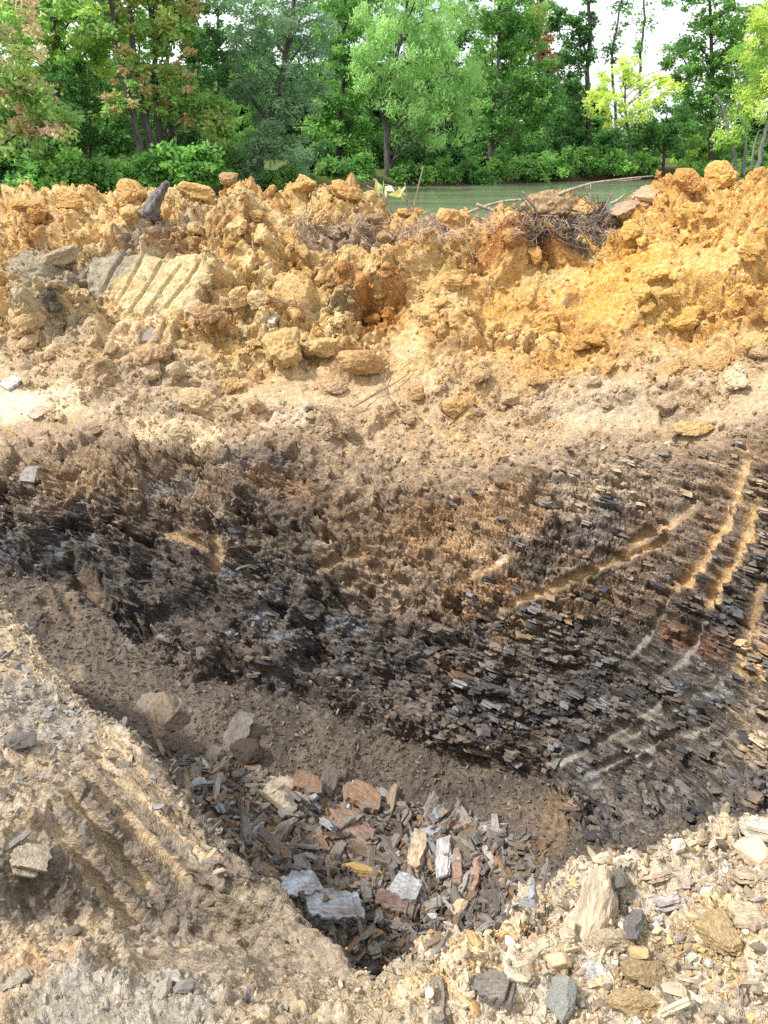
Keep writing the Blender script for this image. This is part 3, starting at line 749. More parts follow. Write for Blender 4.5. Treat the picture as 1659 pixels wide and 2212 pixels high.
fr = np.arange(NROW - 1)[:, None] * NCOL + np.arange(NCOL - 1)[None, :]
faces = np.stack([fr, fr + 1, fr + NCOL + 1, fr + NCOL], -1).reshape(-1, 4)
me = mesh_from('pit_ground', moved, faces)
point_colour(me, col)
la = me.attributes.new('Lam', 'FLOAT', 'POINT')
la.data.foreach_set('value', np.clip(Zwall * (1 - .85 * SM) * (.55 + .45 * sstep(0, .25, KK)) * (1 - .75 * up), 0, 1).astype(f32))
G3 = moved.reshape(NROW, NCOL, 3)
GN = grid_normals(G3)
if GN[..., 2].mean() < 0: GN = -GN
# look-up of the smoothed ground for setting things down
gnrm = GN.reshape(-1, 3)
mu, mv = project(moved)
MD = np.linalg.norm(moved - np.array([0, 0, CAM_Z]), axis=1)
ground = obj('ground', me, M_EARTH, kind='structure', label='dug earth and broken shale of the pit and its bank')
RAST2 = raster(mu, mv, MD, vis & ~HID)
def ground_at(u, v):
    j = RAST2[int((v - 200) / 5), int((u + 400) / 5)]
    if j >= 0: return Vector(moved[j].tolist()), Vector(nr[j].tolist()), col[j]
    d = (mu - u) ** 2 + (mv - v) ** 2
    d = np.where(vis & ~HID, d, 1e9)
    m = d.min()
    cand = np.where(d < m + 40)[0]
    j = cand[np.argmin(MD[cand])]
    return Vector(moved[j].tolist()), Vector(nr[j].tolist()), col[j]
print('terrain', NV, len(faces))


# ------------------------------------------------------------------ shapes
import bmesh
def tube(pts, r0, r1, sides=6, rough_=0.0, seed=0):
    pts = np.asarray(pts, float); n = len(pts)
    rg = np.random.default_rng(seed)
    V, F = [], []
    prev = None
    for i in range(n):
        t = pts[min(i + 1, n - 1)] - pts[max(i - 1, 0)]
        t /= np.linalg.norm(t) + 1e-9
        a = np.array([1, 0, 0]) if prev is None else prev
        a = a - t * (a @ t)
        if np.linalg.norm(a) < .1: a = np.array([0, 1, 0]) - t * t[1]
        a /= np.linalg.norm(a); prev = a
        b_ = np.cross(t, a)
        r = r0 + (r1 - r0) * i / (n - 1)
        for j in range(sides):
            w = 2 * math.pi * j / sides
            V.append(pts[i] + (a * math.cos(w) + b_ * math.sin(w)) * r * (1 + rough_ * rg.uniform(-1, 1)))
    for i in range(n - 1):
        for j in range(sides):
            j2 = (j + 1) % sides
            F.append((i * sides + j, i * sides + j2, (i + 1) * sides + j2, (i + 1) * sides + j))
    F.append(tuple(range(sides - 1, -1, -1))); F.append(tuple((n - 1) * sides + j for j in range(sides)))
    return V, F
class Build:
    def __init__(self): self.V, self.F = [], []
    def add(self, vf):
        o = len(self.V)
        self.V += [tuple(v) for v in vf[0]]; self.F += [tuple(i + o for i in f) for f in vf[1]]
    def mesh(self, name, smooth=True): return mesh_from(name, self.V, self.F, smooth)

def icosphere(sub_):
    bm = bmesh.new(); bmesh.ops.create_icosphere(bm, subdivisions=sub_, radius=1)
    V = np.array([v.co[:] for v in bm.verts], f32); F = np.array([[v.index for v in f.verts] for f in bm.faces])
    bm.free(); return V, F
ICO = {k: icosphere(k) for k in (2, 3, 4, 5)}
def clod_mesh(name, seed, sub_=4, flat=.8, lump=.2):
    V, F = ICO[sub_]
    d = V.copy(); o = seed * 7.31
    rg = np.random.default_rng(seed)
    r = np.full(len(d), 1.2, f32)
    for _ in range(13):
        n_ = rg.normal(size=3); n_ /= np.linalg.norm(n_)
        c = d @ n_; r = np.where(c > .05, np.minimum(r, rg.uniform(.55, .95) / np.maximum(c, .05)), r)
    r += .28 * fbm(d * 1.1 + o, 4, seed)
    d2 = d + .25 * np.stack([fbm(d * 2 + 3, 2, seed), fbm(d * 2 + 9, 2, seed + 1), fbm(d * 2 + 15, 2, seed + 2)], -1)
    a, b_, c = worley(d2 * 1.9 + o, seed + 1); r += lump * .9 * (np.clip((b_ - a) * 2.5, 0, 1) * c - .3)
    if sub_ > 2:
        a, b_, c = worley(d2 * 4.6 + o, seed + 2); r += lump * .5 * (np.clip((b_ - a) * 2.5, 0, 1) * c - .3)
    if sub_ > 3:
        a, b_, c = worley(d2 * 10 + o, seed + 3); r += lump * .28 * (np.clip((b_ - a) * 2.5, 0, 1) * c - .3)
        r += .09 * fbm(d * 9 + o, 3, seed + 4)
    P_ = d * r[:, None] * np.array([1, .85, flat], f32) * .5
    return mesh_from(name, P_, F, False)
def boulder_mesh(name, seed, sub_=4, flat=.75, cuts=11, chip=.09):
    """ball cut by planes: a fractured, angular stone"""
    V, F = ICO[sub_]
    rg = np.random.default_rng(seed)
    d = V.copy(); r = np.full(len(d), 1.15, f32)
    for _ in range(cuts):
        n_ = rg.normal(size=3); n_ /= np.linalg.norm(n_)
        h = rg.uniform(.5, .85)
        c = d @ n_
        r = np.where(c > .05, np.minimum(r, h / np.maximum(c, .05)), r)
    r += chip * fbm(d * 3 + seed, 4, seed) + chip * .6 * fbm(d * 11 + seed, 3, seed + 2)
    P_ = d * r[:, None].astype(f32) * np.array([1, .85, flat], f32) * .5
    return mesh_from(name, P_, F, False)
def slab_mesh(name, seed, layers=5, width=.42, thick=.26, jag=.26, npt=11, off=.1):
    """a splinter of layered shale, 1 long, made of thin uneven sheets"""
    rg = np.random.default_rng(seed)
    B = Build()
    z = -thick / 2
    cuts = rg.uniform(.5, 1.5, layers); cuts = cuts / cuts.sum() * thick
    e0, e1 = rg.uniform(.15, .85), rg.uniform(.1, .7)
    def prof(x): return 1 - e0 * max(0, -2 * x) ** 1.6 - e1 * max(0, 2 * x) ** 2
    sk = rg.uniform(-.12, .12)
    for k in range(layers):
        t = cuts[k]
        xs = np.linspace(-.5 + rg.uniform(0, jag), .5 - rg.uniform(0, jag), npt)
        wob_ = rg.uniform(-.05, .05, (2, npt)) * width * 1.6
        sh = rg.uniform(-off, off) * width
        top = [(x + rg.uniform(-.02, .02) + sk * .3, width / 2 * prof(x) + wob_[0, j] + sh) for j, x in enumerate(xs)]
        bot = [(x + rg.uniform(-.02, .02) - sk * .3, -width / 2 * prof(x) + wob_[1, j] + sh) for j, x in enumerate(xs)]
        ring = bot + top[::-1]
        m = len(ring); dz = rg.uniform(-.004, .004, 2 * m)
        V = [(x, y, z - .004 + dz[i]) for i, (x, y) in enumerate(ring)] + [(x * .985, y * .97, z + t + .004 + dz[m + i]) for i, (x, y) in enumerate(ring)]
        Fc = [(i, (i + 1) % m, m + (i + 1) % m, m + i) for i in range(m)]
        for i in range(npt - 1):          # quads across the sheet, under and over
            Fc.append((i + 1, i, m - 1 - i, m - 2 - i)); Fc.append((m + i, m + i + 1, 2 * m - 2 - i, 2 * m - 1 - i))
        B.add((V, Fc)); z += t
    return B.mesh(name, False)
def chip_mesh(name, seed, flat=.35, width=.6, n=12):
    rg = np.random.default_rng(seed)
    bm = bmesh.new()
    for _ in range(n):
        v = rg.normal(size=3); v /= np.linalg.norm(v); v *= rg.uniform(.75, 1) * .5
        bm.verts.new((v[0], v[1] * width, v[2] * flat))
    bmesh.ops.convex_hull(bm, input=bm.verts)
    loose = [v for v in bm.verts if not v.link_faces]
    bmesh.ops.delete(bm, geom=loose, context='VERTS')
    me_ = bpy.data.meshes.new(name); bm.to_mesh(me_); bm.free()
    return me_

SLABS = [slab_mesh('shale_slab', 900 + i, 3 + i % 4, (.32, .42, .5, .28, .6, .36, .46, .25)[i % 8], (.2, .28, .16, .24, .3, .18, .22, .2)[i % 8]) for i in range(12)]
HERO = boulder_mesh('layered_rock', 951, 5, .6, 16, .12)
CLODS = [clod_mesh('clod', 700 + i, 4) for i in range(8)]
BOULD = [boulder_mesh('stone', 600 + i, 4) for i in range(8)]

def ray_plane(u, v, c, n_):
    dx, dy = (u - CX) / FPX, (CY - v) / FPX
    d = Vector((dx, CP + dy * SP, -SP + dy * CP))
    o = Vector((0, 0, CAM_Z))
    t = (c - o).dot(n_) / d.dot(n_)
    return o + d * t
def lie(u, v, ang, up=None, tilt=0.0, roll=0.0):
    """rotation that lays a thing's long side along the picture angle ang (degrees, anticlockwise) on the ground at (u, v)"""
    c, n_, cl = ground_at(u, v)
    if up is not None: n_ = Vector(up).normalized()
    a = math.radians(ang)
    if abs(n_.dot((c - Vector((0, 0, CAM_Z))).normalized())) < .25: n_ = (n_ + Vector((0, -.6, .4))).normalized()
    q = ray_plane(u + 12 * math.cos(a), v - 12 * math.sin(a), c, n_) - c
    x = q.normalized(); y = n_.cross(x).normalized(); z = x.cross(y)
    R = Matrix((x, y, z)).transposed()
    R = R @ Euler((roll, tilt, 0)).to_matrix()
    return c, n_, R, cl
def put(name, mesh, mat, u, v, length, wid, ang, colour, label, cat, group=None, thick=None, sink=.25, tilt=0.0, roll=0.0, up=None, own_w=.42, own_t=.24):
    """length and wid are sizes in photograph units at that distance"""
    c, n_, R, cl = lie(u, v, ang, up, tilt, roll)
    dist = (c - Vector((0, 0, CAM_Z))).length
    m = dist / FPX
    sx = length * m * (1 + .3 * abs(math.sin(math.radians(ang)))); sy = wid * m / own_w
    sz = (thick * m / own_t) if thick else min(sx, sy) * .9
    o = obj(name, mesh, mat, label=label, cat=cat, group=group, color=colour)
    M = Matrix.Translation(c + n_ * (sz * own_t * (.5 - sink))) @ R.to_4x4() @ Matrix.Diagonal((sx, sy, sz, 1))
    o.matrix_world = M
    return o
def slab(u, v, L_, W_, ang, colour, label, tilt=0.0, roll=0.0, thick=None, sink=.2, k=None, name='shale_slab', group=None, up=None):
    k = int(u * 7 + v * 3) % len(SLABS) if k is None else k
    colour = np.asarray(colour) * .7 + .3 * float(np.dot(colour, (.3, .55, .15)))
    return put(name, SLABS[k], M_SHALE, u, v, L_, W_, ang, colour, label, 'rock slab', group, thick, sink, tilt, roll, up)
def clod(u, v, w, h, colour, label, k=None, sink=.25, name='clay_clod', group=None, ang=0, roll=0):
    k = int(u * 5 + v) % len(CLODS) if k is None else k
    colour = np.asarray(colour) * .5 + .5 * ground_at(u, v)[2]
    return put(name, CLODS[k], M_CLOD, u, v, w, h, ang, colour, label, 'clod', group, min(w, h) * .9, sink, 0, roll, None, .85, .8)
def stone(u, v, w, h, colour, label, k=None, sink=.25, name='stone', group=None, ang=0, tilt=0.0, roll=0.0, mat=None):
    k = int(u * 5 + v) % len(BOULD) if k is None else k
    return put(name, BOULD[k], mat or M_STONE, u, v, w, h, ang, colour, label, 'stone', group, min(w, h) * .85, sink, tilt, roll, None, .85, .75)

# ------------------------------------------------------------------ water, far bank, ground beyond
WATER_Z = -.4
V = [(-90, 10.5, WATER_Z), (90, 10.5, WATER_Z), (120, 75, WATER_Z), (-120, 75, WATER_Z)]
obj('water', mesh_from('water', V, [(0, 1, 2, 3)], False), M_WATER, kind='structure', label='still green pond behind the bank')
SHORE = [(-400, 470, 24), (0, 450, 26.5), (300, 428, 31), (500, 418, 34), (780, 404, 39), (1080, 395, 43), (1420, 386, 48), (1659, 380, 51), (2100, 370, 56)]
shore = np.array([P(*s_)[:2] for s_ in SHORE])
shore = np.concatenate([[[-60, 20]], shore, [[70, 70]]])
def shore_y(x): return np.interp(x, shore[:, 0], shore[:, 1])
xs = np.concatenate([[-2500, -400, -120], np.linspace(-60, 70, 200), [140, 400, 2500]])
rows_b = [-2.5, -.3, .15, .6, 1.2, 2.2, 4, 7, 12, 25, 60, 200, 2500]
hts = [-.9, -.5, -.25, -.02, .1, .18, .25, .3, .35, .4, .5, .6, .6]
V, cc = [], []
for r_, h_ in zip(rows_b, hts):
    sy_ = shore_y(xs)
    pt = np.stack([xs, sy_ + r_ + .4 * np.sin(xs * 1.7) * (r_ < 8), np.full(len(xs), h_)], -1)
    pt[:, 2] += .08 * vnoise((pt * 1.3).astype(f32), 5) * (h_ > -.3)
    V.append(pt); cc.append(np.where(r_ < .5, 1, 0) * np.ones(len(xs)))
V = np.concatenate(V); cc = np.concatenate(cc)
nx = len(xs)
fr_ = np.arange(len(rows_b) - 1)[:, None] * nx + np.arange(nx - 1)[None, :]
me = mesh_from('far_bank', V, np.stack([fr_, fr_ + 1, fr_ + nx + 1, fr_ + nx], -1).reshape(-1, 4))
gn_ = fbm((V * .8).astype(f32), 3, 9)
c_ = mixc(np.tile(lin(86, 98, 46), (len(V), 1)), lin(70, 60, 44), np.clip(cc + .5 * sstep(0, .4, gn_), 0, 1))
point_colour(me, c_)
obj('far_bank', me, M_EARTH, kind='structure', label='far bank of the pond under the trees')
xb = np.linspace(-9, 9, 40); yb = np.linspace(-9, .5, 24)
V = np.array([(x, y, .03 + .05 * math.sin(x * 1.9 + y) * math.sin(y * 1.3)) for y in yb for x in xb], f32)
fr_ = np.arange(len(yb) - 1)[:, None] * 40 + np.arange(39)[None, :]
me = mesh_from('ground_near', V, np.stack([fr_, fr_ + 1, fr_ + 41, fr_ + 40], -1).reshape(-1, 4))
point_colour(me, np.tile(lin(176, 156, 124), (len(V), 1)))
obj('ground_near', me, M_EARTH, kind='structure', label='trodden earth at the near edge of the pit')

# ------------------------------------------------------------------ trees and shrubs on the far bank
def pal(*cols):
    a = np.array([lin(*c) for c in cols], f32)
    return a * .74 + .26 * a.mean(1, keepdims=True)
G_MID = pal((92, 140, 58), (108, 154, 62), (80, 124, 56), (124, 164, 70))
G_DARK = pal((66, 110, 54), (78, 124, 56), (60, 98, 50), (92, 136, 62))
G_GREY = pal((108, 140, 98), (94, 126, 88), (124, 152, 110), (82, 114, 78))
G_WILLOW = pal((132, 170, 92), (146, 182, 102), (114, 156, 80), (158, 190, 112))
G_YEL = pal((172, 190, 72), (186, 200, 82), (150, 176, 68), (198, 206, 100))
G_LIME = pal((128, 168, 62), (144, 180, 70), (110, 152, 60), (166, 184, 78))
G_AUT = pal((122, 162, 72), (160, 160, 84), (178, 150, 104), (112, 154, 64), (146, 168, 78), (104, 148, 62))
G_PINK = pal((124, 166, 76), (176, 160, 116), (192, 152, 130), (134, 170, 80), (158, 172, 90), (116, 158, 70))
G_RED = pal((168, 118, 84), (150, 112, 76), (140, 132, 72))
G_BUSH = pal((100, 150, 58), (116, 166, 64), (84, 132, 54), (140, 178, 72), (70, 116, 48))
G_BUSH2 = pal((86, 134, 56), (100, 148, 60), (72, 116, 52), (122, 160, 68))
def leaves(points, clump_id, palette, size, droop, seed, aspect=.5):
    rg = np.random.default_rng(seed); n = len(points)
    ax = rg.normal(size=(n, 3)); ax[:, 2] = ax[:, 2] * .6 - droop
    ax /= np.linalg.norm(ax, axis=1, keepdims=True)
    nn = rg.normal(size=(n, 3)) + np.array([0, -.35, .8]); nn -= ax * (nn * ax).sum(1, keepdims=True); nn /= np.linalg.norm(nn, axis=1, keepdims=True)
    sd_ = np.cross(ax, nn)
    L_ = (size * 1.32 * rg.uniform(.7, 1.35, n))[:, None]
    Wd = L_ * aspect
    V = np.stack([points - ax * L_ * .5, points + sd_ * Wd * .5 + nn * L_ * .06, points + ax * L_ * .5, points - sd_ * Wd * .5 + nn * L_ * .06], 1).reshape(-1, 3)
    F = np.arange(n * 4).reshape(-1, 4)
    ci = palette[(h01(clump_id, clump_id * 3, clump_id * 0, seed) * .999 * len(palette)).astype(int)]
    own = palette[rg.integers(0, len(palette), n)]
    c = ci * .82 + own * .18
    c = c * (1.45 * rg.uniform(.85, 1.15, n) * (.85 + .3 * h01(clump_id, clump_id, clump_id, seed + 1)))[:, None]
    return V, F, np.repeat(c, 4, axis=0)
def blob_points(blobs, Y, dens, seed, droop):
    rg = np.random.default_rng(seed)
    pts, ids = [], []; cid = 0
    for bl in blobs:
        u, v, ru, rv = bl[:4]; dy = bl[4] if len(bl) > 4 else 0.0; dn = bl[5] if len(bl) > 5 else 1.0
        c = P(u, v, Y + dy); m = Y / FPX / 1.05
        rx, rz = ru * m, rv * m; ry = .8 * rx
        nclump = max(6, int(11 * (rx * rz) ** .9 + 5))
        for _ in range(nclump):
            d = rg.normal(size=3); d /= np.linalg.norm(d)
            r = rg.uniform(.35, 1.0) ** .6
            cc_ = c + d * np.array([rx, ry, rz]) * r
            cr_ = rg.uniform(.25, .5) * (.5 + .22 * min(rx, rz))
            n = int(dens * dn * 118 * cr_ ** 1.1 * 2.0)
            q = rg.normal(size=(n, 3)) * np.array([cr_, cr_, cr_ * (.55 + .5 * droop)]) * .62
            pts.append(cc_ + q); ids.append(np.full(n, cid, np.int32)); cid += 1
    return np.concatenate(pts), np.concatenate(ids)
NLEAF = 0
def tree(name, label, base, trunk, r0, blobs, palette, dens=1.0, size=.15, droop=.15, bark=None, group='trees on the far bank', cat='tree', seed=1, branch=True, r1=None, aspect=.5, extra=()):
    global NLEAF
    Y = base[2]
    root_p = P(*base)
    gz = .02 if root_p[2] < 2 else root_p[2]
    root_p = np.array([root_p[0], Y, min(root_p[2], .2) - .1])
    o = obj(name, None, label=label, cat=cat, group=group, loc=tuple(root_p))
    rg = np.random.default_rng(seed + 50)
    tp = [root_p] + [P(u, v, Y) for u, v in trunk]
    line = smooth_line(tp, 4)
    line[1:-1] += rg.normal(size=(len(line) - 2, 3)) * .03
    B = Build()
    r1 = r0 * .35 if r1 is None else r1
    B.add(tube(line - root_p, r0, r1, 8, .12, seed))
    for ex in extra:
        B.add(tube(smooth_line([P(u, v, Y) for u, v in ex[0]], 4) - root_p, ex[1], ex[2], 6, .15, seed + 3))
    if branch:
        for bl in blobs:
            c = P(bl[0], bl[1], Y + (bl[4] if len(bl) > 4 else 0))
            for _ in range(2):
                tgt = c + rg.normal(size=3) * bl[2] * .35 * Y / FPX
                j = int(np.argmin(np.abs(line[:, 2] - (tgt[2] - .35 * abs(tgt[0] - line[:, 0].mean()) - .5))))
                a = line[j]; mid = (a + tgt) / 2 + np.array([0, 0, .12 * np.linalg.norm(tgt - a)]) + rg.normal(size=3) * .12
                rr = max(.02, r0 * .32)
                B.add(tube(smooth_line([a, mid, tgt], 4) - root_p, rr, .012, 5, .1, seed))
    obj('trunk', B.mesh('trunk'), bark or M_BARK, o)
    if blobs:
        pts, ids = blob_points(blobs, Y, dens, seed, droop)
        V, F, c = leaves(pts - root_p, ids, palette, size, droop, seed, aspect)
        m_ = mesh_from('crown', V, F, False); point_colour(m_, c)
        obj('crown', m_, M_LEAF, o)
        NLEAF += len(F)
    return o

tree('maple_tree', 'pink and green tinged maple hanging in from the left edge', (-60, 430, 29), [(-55, 300), (-35, 120), (-30, -60)], .16,
     [(40, 225, 100, 55), (110, 270, 60, 40), (-10, 120, 90, 70), (40, 300, 60, 30), (10, 190, 60, 40), (-40, 20, 110, 70)], G_PINK, 1.0, .17, .3, seed=11,
     extra=[([(-45, 330), (40, 180), (110, 175), (205, 188)], .04, .01), ([(60, 370), (68, 300), (90, 240)], .03, .01)])
tree('yellow_green_tree', 'yellow green broadleaf tree behind the pink tinged maple', (130, 380, 36), [(125, 250), (118, 100), (110, -60)], .2,
     [(120, 50, 110, 60), (50, 20, 90, 50), (165, 120, 70, 60), (90, 120, 70, 50), (170, 220, 70, 50), (120, -60, 130, 60), (215, 60, 60, 60)], G_LIME, 1.0, .17, .2, seed=12)
tree('dark_understory_tree', 'dark green low tree left of the tall grey trunks', (190, 390, 35), [(190, 320), (195, 260)], .1,
     [(130, 290, 70, 50), (200, 270, 70, 60), (250, 300, 50, 40), (150, 190, 60, 50), (60, 330, 70, 40)], G_DARK, 1.1, .16, .15, seed=13)
tree('sweetgum_tree', 'sweetgum with the most leaning trunk of the grey cluster', (306, 350, 33), [(300, 300), (272, 190), (244, 60), (228, -70)], .17,
     [(270, 200, 50, 26), (250, 226, 34, 20), (200, 30, 70, 50), (240, -70, 120, 60), (290, 130, 36, 26)], G_AUT, .9, .17, .2, seed=14)
tree('sweetgum_tree', 'sweetgum with straight dark trunk in the middle of the grey cluster', (328, 350, 33.5), [(322, 300), (302, 200), (287, 90), (264, -70)], .19,
     [(345, 225, 50, 28), (310, 175, 40, 26), (300, 40, 60, 40), (280, -70, 110, 60), (350, 130, 44, 30)], G_AUT, .9, .17, .2, seed=15)
tree('sweetgum_tree', 'sweetgum with orange tinged boughs reaching right from the grey trunk cluster', (348, 350, 34), [(345, 300), (336, 200), (331, 100), (318, -70)], .18,
     [(410, 190, 50, 40), (440, 235, 44, 36), (470, 280, 34, 40), (480, 310, 26, 26), (385, 100, 50, 40), (360, 20, 70, 50), (400, -60, 90, 60), (390, 260, 30, 24)], G_AUT, 1.0, .17, .25, seed=16)
tree('slender_tree', 'slender dark tree just right of the grey trunk cluster', (372, 350, 36), [(366, 260), (360, 120), (352, -50)], .13,
     [(430, 60, 60, 50), (440, 140, 50, 50), (360, 290, 40, 40), (350, -60, 90, 50)], G_DARK, 1.0, .16, .2, seed=17)
tree('grey_green_tree', 'big grey green soft leaved tree left of the willow', (560, 420, 36), [(562, 340), (588, 240), (618, 120), (640, -60)], .2,
     [(600, 140, 90, 70), (640, 70, 80, 60), (540, 90, 60, 60), (570, 230, 70, 50), (640, 220, 60, 50), (520, 180, 40, 60), (680, 150, 40, 60), (600, 0, 110, 50), (640, -60, 110, 50)], G_GREY, 1.15, .13, .35, seed=18, aspect=.35,
     extra=[([(598, 268), (630, 272), (668, 271)], .05, .03)])
tree('grey_green_tree', 'low grey green tree with drooping sprays over the water', (520, 425, 34.5), [(530, 370), (560, 310)], .1,
     [(560, 330, 60, 40), (630, 330, 55, 34), (530, 370, 36, 28), (650, 365, 40, 24), (590, 290, 50, 34)], G_GREY, 1.2, .12, .35, seed=19, aspect=.35)
tree('leafy_tree', 'mid green tree standing between the grey green tree and willow', (730, 400, 44), [(732, 320), (740, 180), (745, -40)], .18,
     [(730, 170, 60, 70), (755, 80, 60, 60), (720, 290, 60, 46), (775, 290, 50, 50), (700, 230, 40, 50), (740, -30, 90, 60), (790, 340, 50, 30)], G_MID, 1.1, .17, .2, seed=20)
tree('willow_tree', 'pale green willow with crooked dark trunk in the middle of the bank', (836, 385, 41), [(838, 355), (835, 285), (826, 215), (850, 150), (872, 60)], .2,
     [(880, 120, 100, 60), (930, 70, 90, 60), (970, 170, 66, 66), (880, 220, 80, 46), (950, 270, 60, 46), (795, 160, 36, 60), (1000, 220, 36, 56), (860, 20, 110, 50), (900, -60, 130, 50), (890, 290, 40, 30)], G_WILLOW, 1.15, .2, .9, seed=21, aspect=.22,
     extra=[([(828, 218), (806, 180), (798, 140)], .08, .02), ([(836, 300), (880, 230), (900, 190)], .05, .02), ([(842, 365), (862, 310), (880, 270)], .07, .03)])
tree('leafy_tree', 'green broadleaf tree right of the willow', (1060, 385, 46), [(1060, 300), (1075, 180), (1080, -30)], .2,
     [(1060, 100, 50, 66), (1085, 210, 60, 56), (1045, 300, 50, 36), (1135, 275, 54, 40), (1100, 20, 70, 46), (1150, 160, 46, 56), (1120, 90, 50, 50), (1090, -50, 100, 50), (1170, 220, 40, 40)], G_MID, 1.1, .17, .3, seed=22)
tree('red_leaved_tree', 'rust red autumn tree showing behind the green crowns', (1180, 370, 58), [(1180, 200), (1178, 60)], .16,
     [(1172, 80, 26, 36), (1192, 128, 32, 18), (1180, 40, 30, 24)], G_RED, 1.0, .2, .2, seed=23)
tree('ivy_clad_tree', 'tall trunk wrapped in ivy at the left of the open sky', (1270, 370, 50), [(1272, 280), (1268, 180), (1274, 60), (1262, -60)], .2,
     [(1268, 50, 14, 50), (1264, 120, 16, 40), (1225, 80, 36, 40), (1222, 160, 40, 40), (1215, 240, 50, 36), (1240, 300, 50, 30), (1200, 30, 20, 26)], G_DARK, 1.15, .17, .15, seed=24)
tree('thin_tree', 'thin sparse tree leaning right against the open sky', (1332, 370, 52), [(1330, 250), (1322, 130), (1334, 50), (1352, -50)], .11,
     [(1318, 120, 16, 20, 0, .7), (1335, 40, 22, 26, 0, .35), (1330, 90, 14, 20, 0, .6), (1350, -40, 40, 40, 0, .5)], G_DARK, .7, .16, .2, seed=25, branch=False)
tree('thin_tree', 'thin bare straight trunk alone against the bright sky', (1384, 370, 54), [(1382, 230), (1383, 120), (1392, 40), (1386, -60)], .12,
     [(1384, 110, 12, 20, 0, .6), (1378, 20, 30, 26, 0, .3), (1395, 60, 24, 16, 0, .3), (1390, -50, 50, 30, 0, .5)], G_MID, .7, .16, .2, seed=26, branch=False)
tree('lime_tree', 'small bright yellow green tree below the open sky', (1362, 385, 47), [(1360, 300), (1352, 230), (1350, 170)], .09,
     [(1325, 190, 44, 34), (1358, 150, 26, 24), (1405, 195, 40, 26), (1335, 245, 44, 24), (1288, 215, 28, 26), (1450, 178, 28, 16), (1380, 240, 30, 24)], G_YEL, .8, .16, .25, seed=27)
tree('leafy_tree', 'rounded dark green tree beside the bright yellow green one', (1435, 390, 49), [(1435, 320), (1440, 250)], .11,
     [(1440, 255, 46, 34), (1400, 290, 46, 30), (1470, 290, 40, 32), (1430, 320, 50, 22), (1360, 300, 34, 26)], G_DARK, 1.1, .15, .2, seed=28)
tree('leafy_tree', 'tall dark green tree at the right of the open sky', (1540, 385, 54), [(1538, 280), (1540, 150), (1530, -40)], .22,
     [(1535, 90, 66, 50), (1470, 135, 40, 40), (1595, 150, 56, 50), (1500, 190, 50, 40), (1560, 220, 50, 40), (1580, 30, 60, 40), (1620, 80, 50, 60), (1540, -40, 100, 50), (1500, 260, 40, 40)], G_MID, 1.1, .17, .25, seed=29)
tree('willow_tree', 'dead snapped willow trunk leaning left at the right bank', (1588, 375, 46), [(1588, 345), (1572, 285), (1565, 240), (1545, 205)], .11, [(1560, 300, 26, 22)], G_LIME, .8, .15, .5, M_BARK_PALE, seed=30, branch=False, r1=.09,
     extra=[([(1570, 262), (1556, 258), (1540, 262)], .03, .015)])
tree('willow_tree', 'yellow green willow with forked grey trunk at the right bank', (1606, 375, 46), [(1607, 345), (1612, 290), (1596, 235), (1600, 170)], .12,
     [(1600, 265, 34, 30), (1630, 180, 44, 44), (1620, 120, 40, 36)], G_LIME, .9, .17, .7, M_BARK_PALE, seed=31, aspect=.28)
tree('willow_tree', 'bright willow with pale trunk leaning right at the photo edge', (1632, 380, 45), [(1636, 360), (1655, 280), (1690, 150), (1705, 0)], .14,
     [(1660, 100, 50, 50), (1650, 200, 40, 50), (1690, 30, 60, 60), (1700, 180, 50, 60), (1640, 50, 24, 24)], G_YEL, 1.0, .18, .7, M_BARK_PALE, seed=32, aspect=.28,
     extra=[([(1622, 372), (1628, 320), (1640, 280)], .06, .03)])
bg_spots = [(-90, 60), (20, 62), (110, 58), (205, 63), (290, 60), (400, 58), (480, 62), (560, 60), (650, 64), (720, 60), (800, 63), (880, 60), (970, 62), (1060, 66), (1140, 62), (1215, 66), (1480, 66), (1600, 63), (1700, 62)]
bg_where = ['far left beyond the photo edge', 'behind the pink maple', 'behind the yellow green tree', 'left of the grey trunks', 'behind the leaning grey trunks', 'right of the grey trunks', 'left of the grey green tree', 'behind the grey green tree', 'right of the grey green tree', 'behind the mid green tree', 'left behind the willow', 'right behind the willow', 'between willow and broadleaf tree', 'behind the broadleaf tree', 'below the red tree', 'left of the ivy clad trunk', 'behind the rounded dark tree', 'behind the snapped willow', 'far right beyond the photo edge']
for i, ((u, Y), wh_) in enumerate(zip(bg_spots, bg_where)):
    rg = np.random.default_rng(i + 5)
    h0 = 110 + rg.uniform(-60, 60) if u < 1200 else 190
    bl = [(u + rg.uniform(-30, 30), h0 + rg.uniform(0, 60), 55, 50), (u + rg.uniform(-30, 30), h0 + 100, 55, 40), (u + rg.uniform(-20, 20), 290, 55, 40), (u + rg.uniform(-40, 40), 330, 50, 26)]
    if u < 1200: bl.append((u, h0 - 90, 50, 46))
    tree('woodland_tree', 'dim green woodland tree standing ' + wh_, (u, 360, Y), [(u, 300), (u + rg.uniform(-10, 10), 180), (u + rg.uniform(-14, 14), h0 - 60)], .15, bl, [G_DARK, G_MID, G_DARK][i % 3], .8, .2, .2, seed=60 + i, group='woodland trees behind the first row')
def shrub(label, u, v, ru, rv, Y, palette, seed, size=.13, dens=1.0):
    ub, vb = u, v + rv
    return tree('shrub', label, (u, v + rv * .8, Y), [(u, v + rv * .3), (u + 4, v)], .04, [(u, v, ru, rv), (u - ru * .5, v + rv * .35, ru * .6, rv * .6), (u + ru * .5, v + rv * .35, ru * .6, rv * .6), (u + ru * .1, v - rv * .5, ru * .5, rv * .5), (u, v + rv * .6, ru * .9, rv * .4)], palette, dens, size, .3, seed=seed, group='shrubs along the far shore', cat='shrub')
